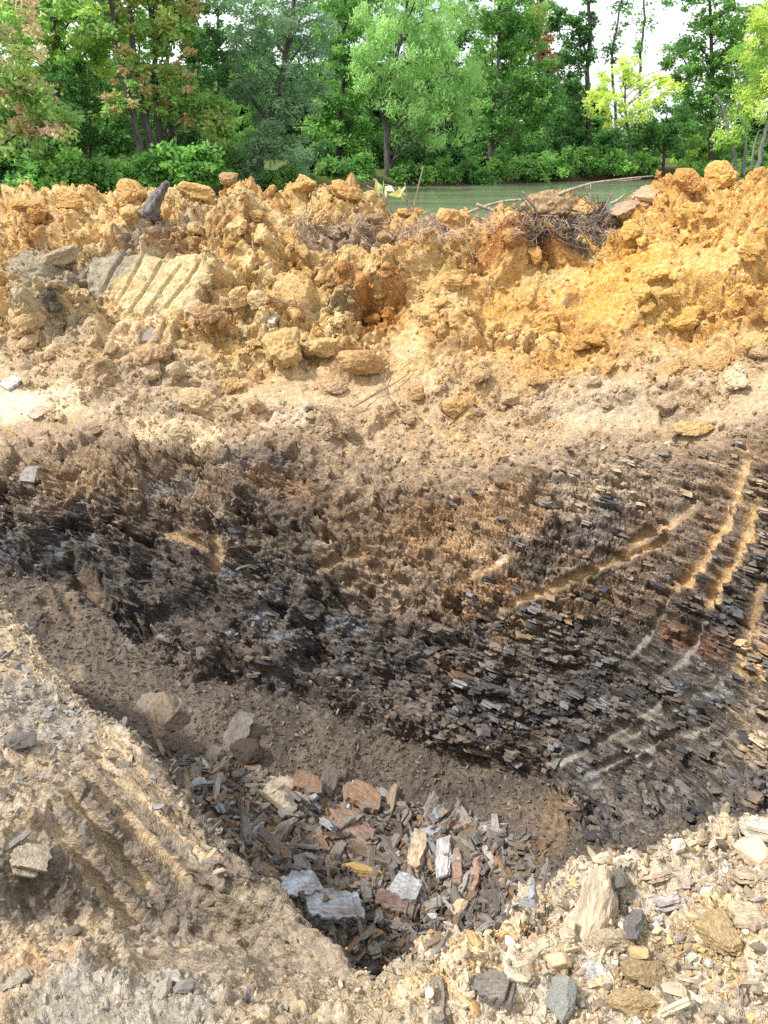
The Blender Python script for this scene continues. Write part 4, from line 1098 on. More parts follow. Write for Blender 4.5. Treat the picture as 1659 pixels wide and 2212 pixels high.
SH = [(8, 424, 34, 26, 27.5, G_DARK, 'low dark shrub at the left edge of the far shore'), (70, 392, 44, 40, 28.5, G_BUSH, 'leafy bush above the left end of the clay bank'), (140, 372, 50, 42, 29, G_BUSH, 'tall bright bush left of the grey trunks'), (215, 385, 50, 40, 29.5, G_BUSH2, 'darker leafy bush in front of the grey trunks'),
      (290, 380, 50, 40, 30, G_BUSH, 'leafy bush directly below the grey trunk cluster'), (360, 365, 50, 44, 30.5, G_BUSH, 'leafy bush behind the upright bark slab'), (430, 355, 46, 40, 31, G_BUSH, 'rounded bright bush at the right end of the left thicket'), (100, 350, 44, 30, 30.5, G_BUSH2, 'bush peeping over the left thicket'),
      (720, 372, 40, 30, 39.5, G_BUSH2, 'dark shore bush left of the willow trunk'), (775, 368, 40, 30, 40, G_BUSH, 'shore bush at the foot of the willow'), (880, 378, 44, 22, 41, G_BUSH2, 'low shore bush right of the willow trunk'), (945, 372, 44, 24, 41.5, G_BUSH, 'low bright shore bush under the willow boughs'), (1010, 372, 44, 24, 42.5, G_BUSH2, 'shore bush where the pond bends'),
      (1080, 362, 44, 26, 43.5, G_BUSH, 'shore bush above the weed stalks'), (1140, 358, 44, 26, 44, G_BUSH2, 'shore bush behind the dark root clod'), (1200, 352, 44, 26, 45, G_BUSH, 'shore bush left of the long bare branch'), (1262, 350, 44, 24, 46, G_BUSH2, 'shore bush behind the long bare branch'), (1325, 348, 42, 24, 46.5, G_BUSH, 'shore bush below the yellow green tree'), (1385, 352, 40, 22, 47.5, G_BUSH, 'last shore bush before the open grassy gap'),
      (1500, 366, 34, 14, 48.5, G_BUSH, 'low bush right of the grassy gap'), (1560, 366, 36, 14, 48, G_BUSH2, 'low bush under the snapped willow'), (1625, 366, 40, 14, 47.5, G_BUSH, 'low bush at the foot of the right willows'), (1050, 392, 30, 8, 42.6, G_BUSH2, 'weedy fringe touching the pond at its bend'),
      (-30, 350, 70, 50, 31, G_DARK, 'dark thicket beyond the left edge'), (30, 345, 50, 44, 31.5, G_BUSH2, 'dark thicket under the pink maple'), (500, 385, 50, 40, 35, G_BUSH2, 'dark bush left of the drooping grey green tree'), (470, 345, 46, 44, 36, G_DARK, 'tall dark bush between the trunk cluster and grey green tree'), (560, 395, 50, 28, 35.5, G_BUSH2, 'bush over the water below the grey green tree'), (630, 385, 50, 30, 37, G_BUSH2, 'bush right of the drooping grey green tree'), (680, 345, 50, 40, 41, G_DARK, 'dark bush behind the water gap edge'), (820, 335, 60, 40, 45, G_DARK, 'dark bush behind the willow trunk'), (930, 335, 60, 36, 46, G_DARK, 'dark bush under the right willow boughs'), (1030, 335, 60, 36, 47, G_DARK, 'dark bush behind the bend of the shore'), (1130, 325, 60, 36, 49, G_DARK, 'dark bush under the broadleaf tree'), (1230, 322, 60, 36, 51, G_DARK, 'dark bush at the ivy clad trunk'), (1320, 318, 60, 34, 52, G_DARK, 'dark bush below the thin trees'), (1500, 335, 50, 34, 55, G_LIME, 'pale bush behind the grassy gap'), (1600, 330, 60, 36, 54, G_BUSH2, 'dark bush behind the right willows')]
for i, (u, v, ru, rv, Y, pl, lb) in enumerate(SH):
    shrub(lb, u, v, ru, rv, Y, pl, 200 + i, .19 if Y < 33 else .15, 1.2)
pts, ids = blob_points([(u, 335 + 10 * math.sin(u), 90, 50) for u in range(-250, 1950, 110)] + [(u + 50, 270 + 14 * math.cos(u), 80, 60) for u in range(-250, 1250, 120)] + [(u + 20, 190 + 16 * math.sin(u * 2), 75, 50) for u in range(-250, 1180, 130)], 72, .24, 990, .2)
V, F, c = leaves(pts, ids, G_MID, .75, .2, 991, .7)
m_ = mesh_from('far_wood', V, F, False); point_colour(m_, c)
obj('far_wood', m_, M_LEAF, kind='stuff', label='deeper wood reading as one mass behind the trees', cat='wood')
print('leaves', NLEAF, len(F))

# ------------------------------------------------------------------ rocks one can pick out
RST, BLG, DKG, PAL, TANC, MRN = lin(142, 96, 62), lin(168, 178, 186), lin(84, 80, 76), lin(206, 196, 176), lin(170, 140, 100), lin(112, 78, 66)
# in the pit
slab(506, 1593, 86, 34, 52, lin(104, 98, 92), 'dark jagged shale slab leaning up beside the square block', tilt=-.5, k=2)
stone(534, 1626, 66, 58, lin(70, 58, 48), 'dark square block with dusty top at the edge of the rubble', k=1, sink=.2)
slab(542, 1662, 54, 20, -6, RST, 'rusty brown slab just below the dark square block', k=0)
slab(441, 1660, 52, 20, -58, lin(176, 170, 168), 'pale lilac grey slab standing upright left of the dark block', k=1, tilt=.3)
slab(383, 1650, 46, 18, -55, lin(160, 150, 140), 'pale grey shard near the foot of the dirt slope', k=4)
slab(419, 1672, 40, 20, 82, lin(140, 118, 92), 'flat tan slab between two pale upright slabs', k=2, roll=.4)
stone(467, 1682, 46, 30, lin(150, 132, 112), 'tan and grey stone below the pale lilac slab')
slab(492, 1724, 46, 22, 26, lin(132, 96, 62), 'rusty shard among the pale blue crushed shale', k=6)
slab(654, 1702, 66, 34, -35, lin(140, 100, 60), 'orange brown block of shale right of the crumbling yellow slab', k=4, thick=30)
slab(606, 1727, 84, 60, 32, lin(174, 156, 118), 'large crumbling yellow grey layered slab in the rubble', k=4, thick=24)
slab(652, 1743, 54, 28, 52, lin(136, 128, 122), 'grey splintered block below the orange brown block', k=5)
slab(559, 1736, 40, 15, -55, lin(188, 170, 152), 'white edged narrow shard in the left rubble', k=3)
slab(531, 1735, 44, 16, 76, lin(150, 112, 82), 'narrow rust red shard pointing up in the left rubble', k=7)
slab(531, 1799, 62, 22, -80, lin(112, 106, 104), 'dark grey upright splinter block near the spur edge', k=1)
slab(587, 1838, 82, 28, -38, lin(92, 86, 84), 'bundle of dark splinters above the pale blue block', k=5, thick=26)
slab(556, 1878, 40, 22, 64, lin(130, 118, 110), 'grey brown shard leaning by the spur edge', k=0)
slab(646, 1880, 60, 34, 84, lin(128, 128, 130), 'upright grey splinter bundle above the pale blue block', k=5, thick=26)
slab(640, 1923, 84, 40, 20, lin(178, 192, 204), 'pale blue grey block with a yellow top edge', k=2, thick=34)
slab(718, 1970, 112, 54, -24, lin(170, 180, 190), 'largest blue white layered block by the spur tip', k=6, thick=40)
slab(775, 1726, 78, 42, -30, lin(158, 112, 66), 'orange topped slab at the upper edge of the rubble', k=4, thick=24)
slab(827, 1716, 42, 24, -50, lin(148, 142, 138), 'grey slab beside the orange topped slab', k=0)
slab(859, 1735, 42, 16, -40, lin(150, 118, 88), 'tan finger shaped shard at the upper edge of the rubble', k=3)
slab(751, 1789, 116, 52, -32, lin(146, 108, 82), 'largest flat brown slab in the middle of the rubble', k=2, thick=22)
slab(786, 1854, 120, 34, -25, lin(104, 78, 56), 'long dark brown slab with a yellow left end', k=0, thick=26)
stone(772, 1888, 88, 32, lin(176, 146, 92), 'yellow tan stone under the long dark brown slab', k=3)
slab(904, 1851, 90, 32, 88, lin(196, 166, 118), 'upright yellow and white layered block', k=1, thick=26)
slab(956, 1864, 98, 30, 79, lin(196, 194, 194), 'upright white layered block left of the rust topped pair', k=5, thick=28)
slab(985, 1876, 74, 27, 88, lin(168, 122, 92), 'rust topped slab with white edge, left of the pair', k=3, thick=18)
slab(1027, 1890, 90, 34, 70, lin(176, 130, 100), 'rust topped slab with white edge, right of the pair', k=7, thick=22)
slab(1027, 1800, 60, 28, 56, lin(138, 126, 120), 'rough grey slab above the puddle', k=5)
slab(1003, 1787, 44, 18, 36, lin(176, 144, 104), 'tan slab above the upper puddle', k=0)
slab(979, 1776, 32, 18, 70, lin(178, 124, 70), 'small orange slab above the upper puddle', k=2)
slab(850, 1962, 82, 38, -14, MRN, 'maroon slab below the long dark brown slab', k=6, thick=26)
slab(874, 1929, 66, 40, -30, lin(160, 166, 172), 'crumbling blue grey mass above the maroon slab', k=4, thick=26)
slab(907, 1947, 54, 14, 60, lin(140, 140, 142), 'thin pale splinter right of the maroon slab', k=3)
slab(745, 1926, 50, 14, 55, lin(116, 110, 106), 'thin grey splinter left of the maroon slab', k=3)
slab(784, 1923, 48, 20, -56, lin(120, 112, 106), 'grey shard between the yellow stone and maroon slab', k=5)
stone(928, 1980, 28, 20, lin(178, 180, 178), 'small pale stone right of the maroon slab')
stone(994, 1966, 44, 32, lin(196, 172, 140), 'white and orange stone below the rust topped pair', k=5)
slab(853, 2019, 54, 16, -65, lin(134, 128, 124), 'narrow grey shard near the lower end of the rubble', k=7)
slab(883, 2016, 42, 22, -70, lin(122, 110, 102), 'short brown grey shard near the lower end of the rubble', k=1)
slab(946, 2046, 64, 26, 85, lin(164, 138, 108), 'tan upright block at the lowest end of the rubble', k=0)
slab(1078, 1998, 32, 10, -70, lin(158, 150, 150), 'thin pale shard right of the lowest tan block', k=3)
slab(1200, 1640, 46, 13, 36, lin(120, 116, 104), 'grey bar shaped shard at the foot of the right wall', k=3, name='shale_slab')
slab(1418, 1700, 44, 16, -10, DKG, 'black shard below the grooved right wall', k=4)
slab(1490, 1690, 60, 14, -12, lin(66, 64, 66), 'long black splinter on the slope below the right wall', k=3)
slab(1230, 1745, 44, 16, -10, lin(150, 102, 72), 'rusty shard on the slope right of the rubble', k=0)
stone(362, 1548, 116, 128, lin(120, 106, 90), 'large rounded rusty boulder half buried in the dirt slope', k=2, sink=.6, name='boulder', mat=M_SHALE, ang=60)
# loose rocks on the spur and the near ground
stone(40, 1612, 62, 58, lin(110, 104, 98), 'dark grey boulder on top of the spur at the left edge', k=4, name='boulder')
stone(162, 2016, 38, 36, lin(124, 112, 98), 'round brownish stone below the grooved spur face', k=6)
stone(350, 2146, 46, 36, lin(160, 150, 134), 'grey tan angular stone in the lower left gravel', k=5)
stone(397, 2142, 54, 32, lin(132, 128, 122), 'flat grey stone in the lower left gravel', k=7)
slab(32, 1815, 66, 16, 14, lin(150, 144, 134), 'grey splinter sticking out of the spur at the left edge', k=3)
slab(60, 1862, 50, 40, 60, lin(198, 176, 138), 'cream layered slab on the spur at the left edge', k=4)
slab(100, 1545, 34, 14, 20, lin(140, 140, 142), 'small grey slab on the spur top', k=0)
slab(110, 1620, 40, 14, 48, lin(158, 152, 144), 'pale grey splinter on the spur top', k=7)
slab(60, 1480, 36, 16, 16, lin(132, 126, 118), 'grey slab at the back of the spur top', k=1)
slab(30, 2120, 44, 22, 30, lin(170, 154, 126), 'tan slab in the lower left corner', k=2)
slab(282, 1282, 30, 20, -40, lin(150, 142, 130), 'pale scraped stone in the dirt slope', k=2) if False else None
put('shale_slab', HERO, M_SHALE, 1282, 1962, 175, 96, 82, lin(216, 194, 164), 'large rust and white layered slab on the right spoil', 'rock slab', None, 80, .45, .15, .5, (-.15, -.5, .8), .85, .6)
slab(1336, 1914, 96, 34, -62, lin(112, 108, 98), 'dark bar shaped rock leaning on the large rust and white slab', k=5, thick=30, sink=0.0)
slab(1374, 2006, 92, 36, 56, lin(112, 106, 104), 'grey slab lying on the dark ochre clod', k=0, thick=18, sink=-.1)
slab(1323, 2016, 46, 14, -40, lin(96, 92, 84), 'dark shard left of the grey slab on the ochre clod', k=3, sink=-.1)
clod(1326, 2052, 80, 62, lin(196, 170, 126), 'dark ochre clod under the grey slab', k=1)
clod(1384, 2112, 80, 60, lin(200, 174, 130), 'dark ochre clod studded with shards below the grey slab', k=2)
clod(1556, 2036, 70, 90, lin(204, 178, 132), 'tall ochre clod near the lower right edge', k=3)
stone(1213, 2174, 74, 74, lin(134, 134, 126), 'smooth faceted grey green stone at the bottom edge', k=5, sink=.15)
stone(1256, 2174, 24, 22, lin(140, 130, 116), 'small grey stone beside the faceted grey green stone')
stone(1534, 1939, 32, 26, lin(226, 216, 200), 'white rounded stone on the right spoil', k=1, sink=.1)
stone(1278, 2100, 64, 36, lin(200, 198, 194), 'pale bluish rough rock below the large rust and white slab', k=2)
stone(1214, 2088, 52, 48, lin(206, 178, 142), 'pinkish tan wedge of rock below the large slab', k=6)
stone(1378, 2078, 40, 34, lin(190, 164, 118), 'tan block on the studded ochre clod', k=4, sink=-.2)
stone(1413, 2010, 22, 20, lin(230, 222, 208), 'small white stone right of the grey slab', k=3, sink=0)
slab(1443, 1950, 44, 34, -50, lin(222, 204, 196), 'pinkish white flat stone on the right spoil', k=4)
slab(1418, 1899, 56, 28, 20, lin(220, 186, 144), 'orange and white layered slab on the right lip', k=2)
stone(1467, 1835, 36, 36, lin(222, 206, 184), 'pale pink edged stone at the right lip', k=7, sink=.1)
stone(1618, 1852, 56, 60, lin(222, 190, 160), 'white and orange boulder near the right edge', k=0, sink=.2)
slab(1477, 1898, 64, 30, 84, lin(206, 186, 156), 'upright pale layered slab on the right lip', k=1)
slab(1628, 1904, 64, 42, 10, lin(214, 184, 138), 'tan layered slab at the right edge of the spoil', k=6)
slab(1602, 1982, 66, 50, -14, lin(212, 180, 128), 'overhanging tan slab above the tall ochre clod', k=4)
slab(1464, 2122, 46, 20, -36, lin(186, 158, 116), 'brown almond shaped slab low on the right spoil', k=0)
stone(1490, 2078, 40, 28, lin(190, 190, 186), 'blue grey stone beside the tall ochre clod', k=1)
slab(1448, 2168, 70, 16, -45, lin(132, 120, 98), 'long dark splinter near the bottom right', k=3)
clod(1374, 2186, 88, 60, lin(216, 184, 122), 'pale yellow clod at the bottom edge', k=4)
slab(1069, 2136, 70, 42, -24, lin(116, 108, 96), 'dark grey brown slab in the foreground lip', k=2, thick=30)
slab(945, 2166, 78, 26, 88, lin(140, 126, 106), 'grey brown bar of rock pointing up at the bottom edge', k=1)
stone(905, 2094, 24, 14, lin(160, 148, 132), 'small flat stone on the middle of the lip')
slab(1640, 1790, 50, 40, 60, lin(226, 206, 172), 'cream layered slab at the very right lip', k=4)
# clods on the bank
OC = lin(190, 148, 88)
for (u, v, w, h, c, lb, k) in [
    (425, 888, 96, 66, lin(184, 154, 104), 'large rounded banded clod on the pale ledge', 5), (390, 936, 48, 38, lin(196, 176, 136), 'smaller grey clod in front of the large banded clod', 6),
    (1178, 702, 64, 50, lin(202, 164, 100), 'smooth yellow clod in the scooped hollow of the bank', 7), (330, 770, 76, 70, lin(150, 106, 60), 'dark orange clod with a grey stone on top', 1),
    (440, 682, 62, 50, lin(164, 128, 92), 'pinkish brown clod left of the middle slope', 2), (622, 772, 92, 96, lin(182, 148, 92), 'tall yellow clod in the middle of the slope', 3),
    (700, 756, 62, 54, lin(192, 162, 108), 'round yellow clod right of the tall yellow clod', 4), (772, 792, 104, 56, lin(188, 152, 104), 'wide tan clod with hanging roots below the hollow', 5),
    (560, 652, 44, 36, lin(204, 186, 156), 'pale grey clod by the fallen root', 6), (516, 640, 62, 42, lin(176, 134, 78), 'ochre clod right of the tooth marked clay', 7),
    (1580, 832, 78, 60, lin(200, 180, 150), 'pale grey clod at the right end of the ledge', 0), (1632, 742, 48, 66, lin(200, 160, 92), 'ochre clod at the right edge of the slope', 1),
    (1490, 932, 74, 44, lin(204, 166, 96), 'yellow clod on the right of the ledge', 2), (1480, 700, 90, 50, lin(204, 158, 84), 'broad orange clod on the right slope', 3),
    (975, 498, 74, 92, lin(184, 148, 100), 'upright tan wedge of clay with roots on the crest', 4), (1480, 398, 46, 40, OC, 'knob of ochre clay highest on the right crest', 5),
    (1565, 392, 60, 52, lin(194, 146, 76), 'double ochre clod on the right crest', 6), (1630, 392, 50, 44, OC, 'ochre clod on the crest at the right edge', 7),
    (655, 404, 52, 46, OC, 'peaked ochre clod left of the water gap', 0), (582, 404, 26, 26, lin(180, 136, 80), 'small knob on the left crest', 1), (742, 424, 64, 46, OC, 'last ochre clod before the water gap', 2),
    (492, 398, 44, 32, lin(132, 110, 88), 'dark earthy clod on top of the left crest', 3), (425, 422, 70, 40, OC, 'broad ochre clod behind the round smooth clod', 4), (376, 448, 62, 52, lin(178, 146, 98), 'round smooth clod right of the upright bark', 5),
    (285, 424, 60, 40, OC, 'ochre clod left of the upright bark', 6), (150, 440, 60, 30, OC, 'low ochre clod near the left end of the crest', 7), (205, 434, 44, 28, OC, 'small ochre clod on the left crest', 0),
    (60, 450, 60, 34, lin(184, 144, 92), 'low clod at the far left of the crest', 1), (880, 462, 60, 24, lin(180, 140, 86), 'low ochre clod behind the weed stalks', 2), (812, 478, 52, 26, lin(140, 116, 92), 'dark soil clod left of the weed stalks', 3),
    (1180, 456, 118, 84, lin(140, 124, 108), 'dark root bound soil clod standing above the pond', 2), (1105, 520, 60, 40, lin(186, 148, 100), 'crumbling clod above the scooped hollow', 5), (985, 875, 56, 40, lin(196, 156, 96), 'orange clod pair in the middle of the ledge', 6),
    (900, 850, 40, 30, lin(190, 150, 100), 'small tan clod by the dry roots', 7), (500, 835, 56, 44, lin(192, 156, 98), 'ochre clod behind the large banded clod', 0), (440, 850, 44, 30, lin(178, 158, 128), 'grey brown clod touching the large banded clod', 1),
    (720, 840, 50, 36, lin(178, 150, 122), 'pinkish grey clod above the ledge', 2), (446, 612, 40, 30, lin(196, 176, 130), 'small pale clod at the edge of the tooth marked clay', 3), (130, 560, 70, 44, lin(138, 130, 118), 'grey clay clod on the left slope', 4),
    (60, 700, 60, 40, lin(170, 146, 110), 'tan clod low on the left slope', 5), (120, 668, 30, 24, lin(70, 66, 66), 'black soil clod on the left slope', 6), (300, 480, 70, 50, lin(150, 142, 126), 'grey clod below the upright bark', 7),
    (1400, 600, 80, 50, lin(206, 164, 94), 'yellow clod on the right slope below the orange slabs', 0), (1280, 740, 60, 36, lin(196, 150, 82), 'ochre clod on the lower right slope', 1), (1540, 790, 50, 40, lin(190, 152, 92), 'ochre clod above the pale grey clod', 2), (1450, 800, 70, 40, lin(188, 148, 92), 'ochre clod on the right edge of the grey patch', 3)]:
    clod(u, v, w, h, c, lb, k, .3)
slab(1345, 452, 60, 26, 18, lin(196, 140, 86), 'orange clay slab left of the right crest', k=2, name='clay_slab')
slab(1392, 425, 52, 30, 30, lin(198, 148, 92), 'orange clay slab tilted on the right crest', k=4, name='clay_slab')
slab(585, 690, 30, 18, 60, lin(196, 184, 168), 'grey stone on top of the tall yellow clod', k=1)
slab(325, 735, 34, 20, 50, lin(150, 136, 124), 'grey stone on top of the dark orange clod', k=4, sink=-.8)
slab(80, 890, 40, 26, 24, lin(200, 164, 128), 'pinkish slab on the pale ledge at the left', k=2)
slab(60, 1030, 40, 22, 40, lin(150, 142, 134), 'round grey stone at the left of the wall top', k=4)
slab(20, 830, 44, 20, 10, lin(206, 202, 198), 'white stone on the ledge at the left edge', k=4)

# shards of the rubble and small clods, each told by its tone and the nearest thing one can find
PIT_LM = [(506, 1593, 'dark leaning slab'), (534, 1626, 'dark square block'), (441, 1660, 'pale lilac slab'), (606, 1727, 'crumbling yellow grey slab'), (654, 1702, 'orange brown block'), (751, 1789, 'largest flat brown slab'), (786, 1854, 'long dark brown slab'), (772, 1888, 'yellow tan stone'), (904, 1851, 'yellow and white block'), (956, 1864, 'upright white block'), (1006, 1880, 'rust topped pair'), (1027, 1800, 'rough grey slab'), (850, 1962, 'maroon slab'), (640, 1923, 'pale blue block'), (718, 1970, 'largest blue white block'), (646, 1880, 'upright splinter bundle'), (587, 1838, 'dark splinter bundle'), (531, 1799, 'upright dark splinter'), (775, 1726, 'orange topped slab'), (946, 2046, 'lowest tan block'), (994, 1966, 'white and orange stone'), (383, 1650, 'pale shard by the dirt slope'), (492, 1724, 'rusty shard in blue shale'), (1120, 1850, 'bare slope on the right'), (820, 2060, 'lowest corner of the pit')]
BANK_LM = [(425, 888, 'large banded clod'), (1178, 702, 'smooth yellow clod'), (330, 770, 'dark orange clod'), (622, 772, 'tall yellow clod'), (772, 792, 'wide tan clod'), (315, 605, 'tooth marked clay'), (1580, 832, 'pale grey clod'), (1632, 742, 'right edge ochre clod'), (1490, 932, 'yellow ledge clod'), (1480, 700, 'broad orange clod'), (975, 498, 'clay wedge'), (1240, 480, 'root tangle'), (985, 875, 'orange clod pair'), (130, 560, 'grey clay clod'), (60, 700, 'low tan clod'), (376, 448, 'round smooth clod'), (655, 404, 'peaked crest clod'), (1400, 600, 'yellow slope clod'), (1280, 740, 'lower slope ochre clod'), (20, 830, 'white ledge stone'), (800, 655, 'orange hollow'), (1565, 392, 'double crest clod'), (560, 652, 'pale clod by the root'), (1250, 860, 'grey patch of the ledge'), (200, 880, 'pale smooth ledge')]
SPOIL_LM = [(1284, 1966, 'large rust and white slab'), (1336, 1914, 'dark bar shaped rock'), (1374, 2006, 'grey slab'), (1326, 2052, 'dark ochre clod'), (1556, 2036, 'tall ochre clod'), (1213, 2174, 'faceted grey green stone'), (1534, 1939, 'white rounded stone'), (1278, 2100, 'pale bluish rock'), (1618, 1852, 'white and orange boulder'), (1477, 1898, 'upright pale slab'), (1602, 1982, 'overhanging tan slab'), (1464, 2122, 'almond shaped slab'), (1069, 2136, 'dark grey brown slab'), (1374, 2186, 'pale yellow clod')]
def tone_word(c):
    r, g, b_ = [float(x) for x in c]
    v = (r + g + b_) / 3
    if b_ > r * 1.02: return 'bluish'
    if r > 2.6 * b_: return 'rusty' if v < .3 else 'ochre'
    if v < .14: return 'dark grey'
    if r > 1.75 * b_: return 'brown' if v < .22 else 'tan'
    return 'grey' if v < .28 else 'pale grey'
USED = set()
def told(kind, u, v, c, size, cut, marks):
    m_ = min(marks, key=lambda q: (q[0] - u) ** 2 + (q[1] - v) ** 2)
    dx_, dy_ = u - m_[0], v - m_[1]
    side_ = ('right of' if dx_ > 0 else 'left of') if abs(dx_) > 1.4 * abs(dy_) else ('below' if dy_ > 0 else 'above') if abs(dy_) > 1.4 * abs(dx_) else ('below and right of' if dx_ > 0 else 'below and left of') if dy_ > 0 else ('above and right of' if dx_ > 0 else 'above and left of')
    d_ = math.hypot(dx_, dy_)
    return f"{'bigger' if size > cut else 'smaller'} {tone_word(c)} {kind} {'close ' if d_ < 30 else ''}{side_} the {m_[2]}"
rg = np.random.default_rng(77)
shard_cols = [lin(134, 127, 120), lin(112, 105, 98), lin(148, 140, 130), lin(164, 132, 94), lin(158, 112, 68), lin(160, 168, 176), lin(134, 122, 106), lin(170, 160, 146), lin(96, 90, 86), lin(120, 110, 100)]
def in_rubble(u, v):
    lo = np.interp(u, [330, 420, 520, 640, 760, 900, 1000, 1100, 1180], [1610, 1640, 1660, 1690, 1705, 1740, 1760, 1790, 1840])
    hi = np.interp(u, [330, 420, 520, 640, 760, 850, 950, 1050, 1180], [1640, 1740, 1860, 1950, 2060, 2085, 2050, 2010, 1930])
    return lo < v < hi
n = 0
while n < 270:
    u, v = rg.uniform(330, 1180), rg.uniform(1610, 2085)
    if not in_rubble(u, v): continue
    L_ = rg.uniform(30, 84)
    c = shard_cols[rg.integers(0, len(shard_cols))]
    if 380 < u < 520 and 1690 < v < 1800 and rg.uniform() < .6: c = lin(160, 174, 188)
    lb = told('shale shard', u, v, c, L_, 50, PIT_LM)
    if lb in USED: continue
    USED.add(lb)
    slab(u, v, L_, L_ * rg.uniform(.16, .34), rg.uniform(-90, 90), c * rg.uniform(.85, 1.15), lb, tilt=rg.uniform(-.7, .7), roll=rg.uniform(-.9, .9), k=int(rg.integers(0, 12)), name='shale_shard', group='small shale shards on the pit floor', sink=.1)
    n += 1
n = 0
while n < 90:
    u, v = rg.uniform(0, 1655), rg.uniform(470, 940)
    g = ground_at(u, v)
    if abs(u - 315) < 120 and abs(v - 605) < 70: continue
    if 1000 < u < 1380 and 560 < v < 700: continue
    w = rg.uniform(22, 42)
    lb = told('loose clod', u, v, g[2], w, 32, BANK_LM)
    if lb in USED: continue
    USED.add(lb)
    clod(u, v, w, w * rg.uniform(.7, 1), np.clip(g[2] * rg.uniform(.9, 1.15), 0, .8), lb, int(rg.integers(0, 8)), .15, group='small clods on the bank', ang=rg.uniform(0, 180), roll=rg.uniform(-.5, .5))
    n += 1
n = 0
while n < 60:
    u, v = rg.uniform(1080, 1655), rg.uniform(1780, 2200)
    lip_v = np.interp(u, [1000, 1180, 1310, 1440, 1560, 1659], [2040, 1955, 1878, 1838, 1790, 1755])
    if v < lip_v + 12: continue
    c = [lin(222, 206, 176), lin(200, 168, 116), lin(214, 190, 150), lin(176, 150, 112), lin(150, 140, 124), lin(228, 218, 204)][rg.integers(0, 6)]
    w = rg.uniform(14, 30)
    lb = told('shale flake', u, v, c, w, 22, SPOIL_LM)
    if lb in USED: continue
    USED.add(lb)
    slab(u, v, w, w * rg.uniform(.4, .75), rg.uniform(-90, 90), c, lb, tilt=rg.uniform(-.5, .5), roll=rg.uniform(-.5, .5), k=int(rg.integers(0, 12)), name='shale_flake', group='pale shale flakes on the right spoil', sink=.1)
    n += 1

# ------------------------------------------------------------------ puddles
for (u, v, rx, ry, lb) in [(1010, 1838, 34, 30, 'murky puddle above the rust topped slabs'), (1008, 1930, 30, 20, 'murky puddle below the rust topped slabs'), (1058, 1942, 22, 12, 'tiny puddle right of the rust topped slabs')]:
    c, n_, cl = ground_at(u, v)
    m = (c - Vector((0, 0, CAM_Z))).length / FPX
    V = [(0, 0, 0)] + [(math.cos(a) * rx * m * (1 + .25 * math.sin(3 * a + u)), math.sin(a) * ry * m * 1.3 * (1 + .25 * math.cos(2 * a + v)), 0) for a in np.linspace(0, 2 * math.pi, 24, endpoint=False)]
    obj('puddle', mesh_from('puddle', V, [(0, i, i % 24 + 1) for i in range(1, 25)], False), M_PUDDLE, loc=c + Vector((0, 0, .008)), label=lb, cat='puddle', group='puddles in the rubble')

# ------------------------------------------------------------------ wood, roots and weeds
def stick(name, pts, r0, r1, label, cat, mat=M_WOOD, Y=None, forks=(), group=None, dz=0.0):
    """pts: photograph points; Y: distance ahead, else on the ground"""
    base = np.array(ground_at(*pts[0])[0])
    Y0 = base[1] if Y is None else Y
    Q = [P(u, v, Y0 - .02 * i) for i, (u, v) in enumerate(pts)]
    o0 = Q[0]
    B = Build(); B.add(tube(smooth_line(Q, 4) - o0, r0, r1, 6, .15, int(pts[0][0])))
    for f in forks: B.add(tube(smooth_line([P(u, v, Y0) for u, v in f[0]], 4) - o0, f[1], f[2], 5, .15, 3))
    return obj(name, B.mesh(name), mat, loc=tuple(o0), label=label, cat=cat, group=group)
stick('branch', [(997, 467), (1040, 448), (1087, 435), (1134, 431)], .02, .012, 'grey bent branch lying against the dark root clod', 'branch')
stick('branch', [(1206, 420), (1267, 399), (1325, 389), (1412, 380)], .018, .006, 'long bare branch reaching right over the pond', 'branch', Y=8.6, forks=[([(1300, 391), (1350, 390), (1385, 386)], .008, .004)])
stick('branch', [(1029, 442), (1052, 450), (1076, 459)], .022, .02, 'short broken stick left of the dark root clod', 'branch', Y=8.6)
stick('branch', [(1320, 440), (1335, 432), (1352, 418)], .02, .008, 'short forked twig left of the right crest', 'branch', Y=8.4)
w = obj('weed', None, label='leafless weed with curved pale stalks beside the water gap', cat='weed', loc=tuple(P(880, 462, 8.6)))
o0 = P(880, 462, 8.6)
for pts in [[(848, 458), (832, 428), (812, 412), (792, 401)], [(891, 458), (902, 410), (914, 360)], [(890, 458), (872, 425), (848, 404), (826, 398)], [(882, 458), (880, 425), (874, 394)], [(884, 458), (878, 440), (880, 420)], [(806, 386), (816, 398), (822, 412)]]:
    B = Build(); B.add(tube(smooth_line([P(u, v, 8.6) for u, v in pts], 4) - o0, .011, .005, 5)); obj('stalk', B.mesh('stalk'), M_WOOD, w)
lp = np.array([P(u, v, 8.58) for u, v in [(815, 405), (822, 408), (830, 402), (842, 408), (858, 420), (870, 412), (866, 418), (834, 416)]]) - o0
for i, q in enumerate(lp):
    V, F, c = leaves(q[None], np.array([i]), pal((150, 170, 100), (190, 180, 90), (214, 206, 170)), .13, 1.0, i, .35)
    m_ = mesh_from('leaf', V, F, False); point_colour(m_, c); obj('leaf', m_, M_LEAF, w)
sg = obj('green_stem', None, label='green weed stem slanting up behind the dark root clod', cat='weed', loc=tuple(P(1198, 420, 8.65)))
B = Build(); B.add(tube(smooth_line([P(1198, 420, 8.65), P(1182, 386, 8.65), P(1162, 353, 8.65)], 3) - P(1198, 420, 8.65), .014, .006, 5))
m_ = B.mesh('stem'); point_colour(m_, np.tile(lin(120, 140, 70), (len(m_.vertices), 1))); obj('stem', m_, M_LEAF, sg)
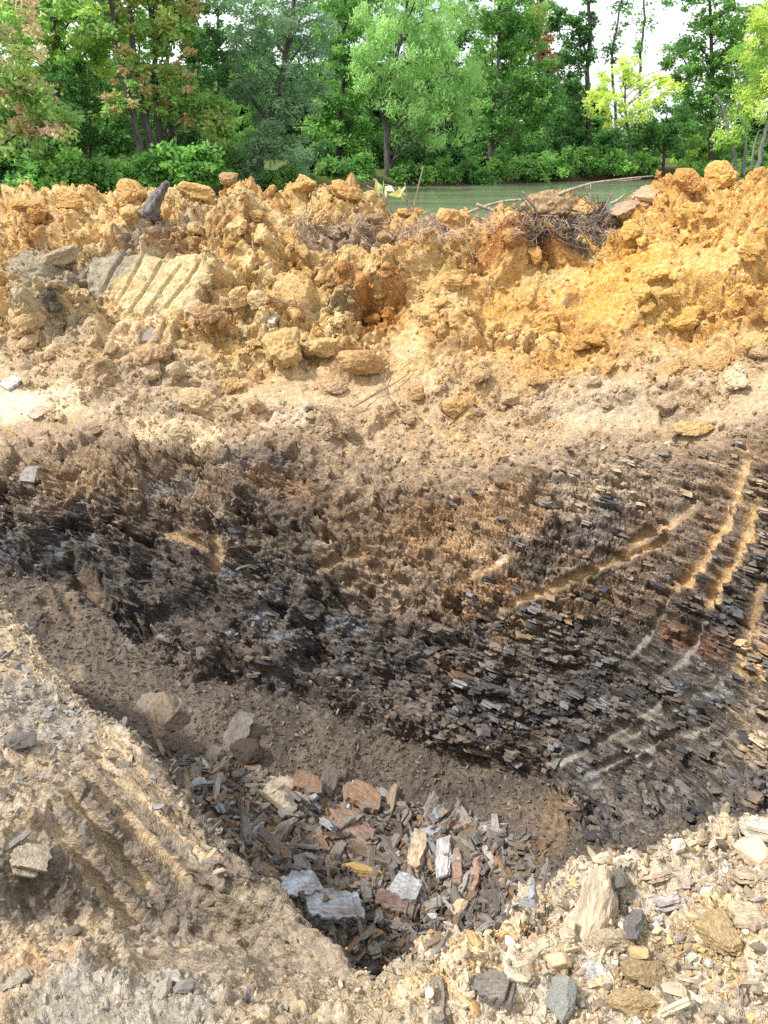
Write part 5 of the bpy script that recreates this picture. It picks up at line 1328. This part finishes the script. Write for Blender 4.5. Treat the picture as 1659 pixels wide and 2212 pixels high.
# upright bark slab on the left crest
Bq = [P(322, 470, 8.62), P(330, 445, 8.6), P(345, 418, 8.58), P(362, 393, 8.56)]
B = Build(); B.add(tube(smooth_line(Bq, 5) - Bq[0], .10, .03, 9, .28, 5)); B.add(tube(smooth_line([P(318, 462, 8.55), P(338, 430, 8.53), P(350, 410, 8.53)], 4) - Bq[0], .05, .015, 7, .3, 8))
obj('bark_slab', B.mesh('bark_slab'), bark_material('stump_bark', lin(58, 54, 54), lin(138, 132, 128), 22), loc=tuple(Bq[0]), label='dark weathered bark slab standing upright in the left crest', cat='wood')
# root tangle in the dark topsoil of the crest
rt = obj('root_tangle', None, label='tangle of dark roots in the topsoil left of the right crest', cat='roots', loc=tuple(ground_at(1240, 480)[0]))
ro = np.array(rt.location)
for i in range(90):
    u, v = rg.uniform(1120, 1310), rg.uniform(425, 530)
    c = np.array(ground_at(u, v)[0]) + np.array([0, -.03, .01])
    L_ = rg.uniform(.12, .4); a = rg.uniform(0, 2 * math.pi)
    dirv = np.array([math.cos(a), -.3, math.sin(a)]) * L_
    q = [c - dirv * .5, c + np.array([rg.normal() * .05, -.07, rg.normal() * .05]), c + dirv * .5]
    B = Build(); B.add(tube(smooth_line(q, 4) - ro, rg.uniform(.004, .013), .003, 5, .2, i)); obj('root', B.mesh('root'), [M_ROOT, M_BARK, M_ROOT][i % 3], rt)
hr = [([(1055, 596), (1052, 625), (1058, 660)], 'pale root thread hanging down the scooped hollow'), ([(722, 560), (728, 590), (716, 612)], 'thin root hanging left of the orange hollow'), ([(758, 540), (752, 575), (762, 600)], 'thin root hanging above the orange hollow'),
      ([(590, 655), (640, 668), (690, 705)], 'brown root lying across the slope above the tall yellow clod'), ([(1000, 520), (1016, 545), (1020, 575)], 'thin root on the face right of the clay wedge'), ([(760, 880), (810, 850), (850, 830), (880, 805)], 'dry root arching over the ledge below the wide tan clod'),
      ([(840, 790), (830, 840), (852, 870)], 'dry forked root beside the small tan clod'), ([(1200, 520), (1245, 535), (1290, 545)], 'thin stick poking out below the root tangle'), ([(460, 500), (466, 540), (480, 570)], 'pale straw hanging right of the tooth marked clay'), ([(560, 690), (575, 720), (566, 745)], 'thin root on the left flank of the tall yellow clod')]
for pts, lb in hr:
    q = [np.array(ground_at(u, v)[0]) + np.array([0, -.04, .03]) for u, v in pts]
    B = Build(); B.add(tube(smooth_line(q, 4) - q[0], .008, .004, 5, .2, 2)); obj('root', B.mesh('root'), M_ROOT, loc=tuple(q[0]), label=lb, cat='root')
st = [np.array(ground_at(u, v)[0]) + np.array([0, 0, .012]) for u, v in [(0, 1822), (30, 1815), (62, 1806)]]
# dry grass on the topsoil: nobody could count it
pts, ax = [], []
for i in range(1500):
    u = rg.uniform(640, 1330); v = rg.uniform(468, 520) if rg.uniform() < .8 else rg.uniform(470, 560)
    pts.append(np.array(ground_at(u, v)[0]) if i % 3 == 0 else pts[-1] + rg.normal(size=3) * np.array([.06, .04, .02]))
pts = np.array(pts) + np.array([0, -.01, .02])
V, F, c = leaves(pts, np.arange(len(pts), dtype=np.int32), pal((170, 150, 124), (140, 120, 100), (190, 172, 146), (112, 98, 84)), .12, .25, 9, .05)
m_ = mesh_from('dry_grass', V, F, False); point_colour(m_, c)
obj('dry_grass', m_, M_LEAF, kind='stuff', label='dry grass and fine roots matted on the topsoil of the crest', cat='grass')
n = 500
fx = rg.uniform(-16, 24, n); fy = rg.uniform(14, 46, n); ok_ = fy < shore_y(fx) - .5
q = np.stack([fx, fy, np.full(n, WATER_Z + .01)], -1)[ok_]
V = (q[:, None, :] + np.array([[-.06, 0, 0], [0, -.035, 0], [.06, 0, 0], [0, .035, 0]])[None]).reshape(-1, 3)
m_ = mesh_from('floating_leaves', V, np.arange(len(V)).reshape(-1, 4), False); point_colour(m_, np.repeat(pal((180, 176, 130), (150, 150, 100), (196, 150, 70), (200, 200, 170))[rg.integers(0, 4, len(q))], 4, axis=0))
obj('floating_leaves', m_, M_LEAF, kind='stuff', label='leaves and scum floating on the pond', cat='leaves')

# ------------------------------------------------------------------ crumbs, grit and chips: scattered stones nobody could count
def library(name, meshes, mat):
    col_ = bpy.data.collections.new(name)
    for m_ in meshes:
        m_.materials.append(mat); col_.objects.link(bpy.data.objects.new(m_.name, m_))
    return col_
LIB_CRUMB = library('crumb_shapes', [clod_mesh('crumb', 500 + i, 3, .8, .7) for i in range(4)] + [chip_mesh('crumb', 520 + i, .55 + .1 * (i % 3), .6 + .1 * (i % 3), 11) for i in range(6)], M_CRUMB)
LIB_CHIP = library('chip_shapes', [chip_mesh('chip', 540 + i, .3 + .1 * (i % 3), .45 + .1 * (i % 4), 12) for i in range(6)] + [slab_mesh('splinter', 560 + i, 2, .3, .15, .2, 4) for i in range(4)], M_GRIT)
LIB_GRAVEL = library('gravel_shapes', [chip_mesh('pebble', 580 + i, .4 + .1 * (i % 4), .5 + .12 * (i % 4), 9 + i % 3) for i in range(10)], M_GRIT)
dxy = np.linalg.norm(np.cross(np.gradient(G3, axis=1), np.gradient(G3, axis=0)), axis=-1).reshape(-1)
dxy[(np.abs(np.tile(s_cols, NROW)) > 1.55)] = 0
def scatter(name, label, cat, lib, weight, count, smin, smax, colour, seed, align=.6, power=2.2, sink=.2, bed=None):
    rg = np.random.default_rng(seed)
    w = weight * dxy; w = w / w.sum()
    j = rg.choice(NV, count, p=w)
    sz = smin + (smax - smin) * rg.uniform(0, 1, count) ** power
    pos = moved[j] + nr[j] * (sz * (.3 - sink))[:, None] + rg.normal(size=(count, 3)) * .004
    me_ = bpy.data.meshes.new(name)
    me_.vertices.add(count); me_.vertices.foreach_set('co', pos.astype(f32).ravel())
    rot = np.zeros((count, 3), f32)
    for i in range(count):
        n_ = Vector(nr[j[i]].tolist()) * align + Vector(rg.normal(size=3).tolist()) * (1 - align)
        turn = rg.uniform(0, 6.28)
        if bed is not None:
            n_ = Vector(bed).normalized() + Vector(rg.normal(size=3).tolist()) * (1 - align); turn = math.radians(90) + rg.normal() * .5
        q = n_.to_track_quat('Z', 'Y').to_matrix() @ Matrix.Rotation(turn, 3, 'Z')
        rot[i] = q.to_euler()[:]
    scl = sz[:, None] * rg.uniform(.75, 1.25, (count, 3))
    c = colour(j, rg)
    for nm, tp, key, arr in (('rot', 'FLOAT_VECTOR', 'vector', rot), ('scl', 'FLOAT_VECTOR', 'vector', scl.astype(f32))):
        a = me_.attributes.new(nm, tp, 'POINT'); a.data.foreach_set(key, arr.ravel())
    a = me_.attributes.new('pick', 'INT', 'POINT'); a.data.foreach_set('value', rg.integers(0, 40, count).astype(np.int32))
    a = me_.attributes.new('icol', 'FLOAT_COLOR', 'POINT'); cc_ = np.ones((count, 4), f32); cc_[:, :3] = np.clip(c, .005, .9); a.data.foreach_set('color', cc_.ravel())
    o = obj(name, me_, None, kind='stuff', label=label, cat=cat)
    ng = bpy.data.node_groups.new(name, 'GeometryNodeTree')
    ng.interface.new_socket('Geometry', in_out='INPUT', socket_type='NodeSocketGeometry'); ng.interface.new_socket('Geometry', in_out='OUTPUT', socket_type='NodeSocketGeometry')
    N, Lk = ng.nodes, ng.links
    gi, go = N.new('NodeGroupInput'), N.new('NodeGroupOutput')
    iop = N.new('GeometryNodeInstanceOnPoints'); ci = N.new('GeometryNodeCollectionInfo')
    ci.inputs['Collection'].default_value = lib; ci.inputs['Separate Children'].default_value = True; ci.inputs['Reset Children'].default_value = True
    def attr(nm, tp):
        a = N.new('GeometryNodeInputNamedAttribute'); a.data_type = tp; a.inputs['Name'].default_value = nm; return a.outputs['Attribute']
    Lk.new(gi.outputs[0], iop.inputs['Points']); Lk.new(ci.outputs[0], iop.inputs['Instance'])
    iop.inputs['Pick Instance'].default_value = True
    Lk.new(attr('pick', 'INT'), iop.inputs['Instance Index']); Lk.new(attr('rot', 'FLOAT_VECTOR'), iop.inputs['Rotation']); Lk.new(attr('scl', 'FLOAT_VECTOR'), iop.inputs['Scale'])
    Lk.new(iop.outputs[0], go.inputs[0])
    md = o.modifiers.new('scatter', 'NODES'); md.node_group = ng
    return o
def from_ground(lo, hi): return lambda j, rg: col[j] * rg.uniform(lo, hi, (len(j), 1))
def mixed(pals, share, lo=.8, hi=1.2):
    pals = np.array(pals)
    def f(j, rg):
        pick = pals[rg.integers(0, len(pals), len(j))]
        return np.where(rg.uniform(size=(len(j), 1)) < share, pick, col[j]) * rg.uniform(lo, hi, (len(j), 1))
    return f
seen = ((mu > -150) & (mu < 1810) & (mv < 2330)).astype(f32)
seen = np.maximum(seen, .35 * ((mu > -700) & (mu < 2360) & (mv < 2500)))
scatter('clay_crumbs', 'crumbled clay all over the dug bank', 'clay crumbs', LIB_CRUMB, Zberm * seen * (rough ** 3 + .12 * CLAY) * (1 - .8 * scar) * (T < 15), 15000, .015, .09, from_ground(.8, 1.12), 1, .4, 3.0)
scatter('ledge_crumbs', 'crumbs and stones strewn over the pale ledge', 'crumbs', LIB_CRUMB, Zledge * seen * rough ** 2, 6500, .012, .07, mixed([lin(216, 198, 164), lin(172, 156, 134), lin(196, 158, 100)], .2, .85, 1.1), 2, .4, 3.0)
scatter('wall_chips', 'flakes of shale clinging to the dark pit wall', 'shale chips', LIB_CHIP, Zwall * seen * rough * (.5 + .5 * up), 3500, .015, .07, mixed([lin(78, 72, 68), lin(150, 118, 84), lin(116, 106, 98), lin(96, 84, 72)], .3), 3, .35, 2.6)
LIB_LEAF = library('sheet_shapes', [slab_mesh('sheet', 660 + i, 2 + i % 2, .34 + .1 * (i % 3), .11 + .03 * (i % 3), .3, 6) for i in range(8)], M_GRIT)
shale_c = mixed([lin(80, 76, 76), lin(100, 94, 90), lin(124, 118, 114), lin(120, 106, 90), lin(66, 64, 66)], .55, .85, 1.15)
clump = sstep(-.15, .3, fbm(p * np.array([2, 2, 4], f32), 3, 611))
scatter('shale_sheets', 'broken edges of thin shale beds in the right pit wall', 'shale beds', LIB_LEAF, ZR * seen * rough ** 5 * (1 - NEARG) ** 3 * (1 - .7 * up) * (.15 + .85 * clump), 6200, .025, .2, shale_c, 31, .93, 2.6, .5, bed=bed_r[0])
scatter('shale_ledges', 'broken shale ledges in the left and middle pit wall', 'shale beds', LIB_LEAF, ZL * seen * rough ** 5 * (1 - NEARG) ** 3 * (1 - .85 * up) * clump, 2400, .025, .15, shale_c, 32, .7, 2.8, .5, bed=bed_l[0])
scatter('floor_chips', 'fine shale chips covering the pit floor', 'shale chips', LIB_CHIP, Zfloor * seen * (T > 5.3), 14500, .012, .055, mixed([lin(80, 74, 70), lin(104, 96, 90), lin(130, 120, 108), lin(118, 104, 88)], .6), 4, .5, 2.0)
rub = np.zeros(NV, f32)
_lo = np.interp(mu, [330, 420, 520, 640, 760, 900, 1000, 1100, 1180], [1610, 1640, 1660, 1690, 1705, 1740, 1760, 1790, 1840])
_hi = np.interp(mu, [330, 420, 520, 640, 760, 850, 950, 1050, 1180], [1640, 1740, 1860, 1950, 2060, 2085, 2050, 2010, 1930])
rub = ((Zfloor * seen > .3) & (mu > 320) & (mu < 1190) & (mv > _lo) & (mv < _hi + 200)).astype(f32)
rub *= 1 - .5 * sstep(1050, 1190, mu)
scatter('rubble_chips', 'broken shale filling the gaps of the rubble on the pit floor', 'rubble', LIB_CHIP, rub * (T > 5.3), 4500, .03, .13, mixed([lin(104, 96, 90), lin(84, 78, 74), lin(126, 116, 106), lin(132, 108, 82), lin(112, 104, 98)], .85), 5, .3, 1.6)
scatter('gravel', 'gravel strewn over the near edge and the spur', 'gravel', LIB_GRAVEL, Znear * seen * (1 - near_right) * (1 - .96 * sandy) * np.where((T > 1.5) & (T < 3.0), .12, 1) * rough ** 4 * np.where(T < 1.5, .6, 1), 10500, .005, .032, mixed([lin(150, 144, 134), lin(190, 172, 144), lin(120, 112, 104), lin(170, 140, 100)], .5), 6, .5, 2.6)
scatter('spoil_grit', 'pale grit and flakes of the right spoil heap', 'grit', LIB_GRAVEL, near_right * seen, 17500, .004, .036, mixed([lin(216, 202, 176), lin(198, 164, 114), lin(160, 146, 124), lin(204, 184, 150), lin(186, 146, 102)], .4), 7, .4, 3.0)
scatter('spoil_flakes', 'larger broken flakes among the grit of the right spoil', 'flakes', LIB_CHIP, near_right * seen, 700, .02, .07, mixed([lin(206, 192, 166), lin(150, 136, 114), lin(186, 154, 110), lin(170, 154, 130), lin(124, 114, 100)], .7), 17, .35, 1.8)
scatter('spur_shards', 'thin grey shale flakes on top of the spur', 'shale chips', LIB_CHIP, Znear * seen * (KK < -.3) * (T > 2.9) + .03 * Znear * seen * (KK < -.1) * (1 - .96 * sandy), 1100, .015, .06, mixed([lin(140, 138, 136), lin(116, 110, 104), lin(166, 152, 132)], .8), 8, .55, 1.8)
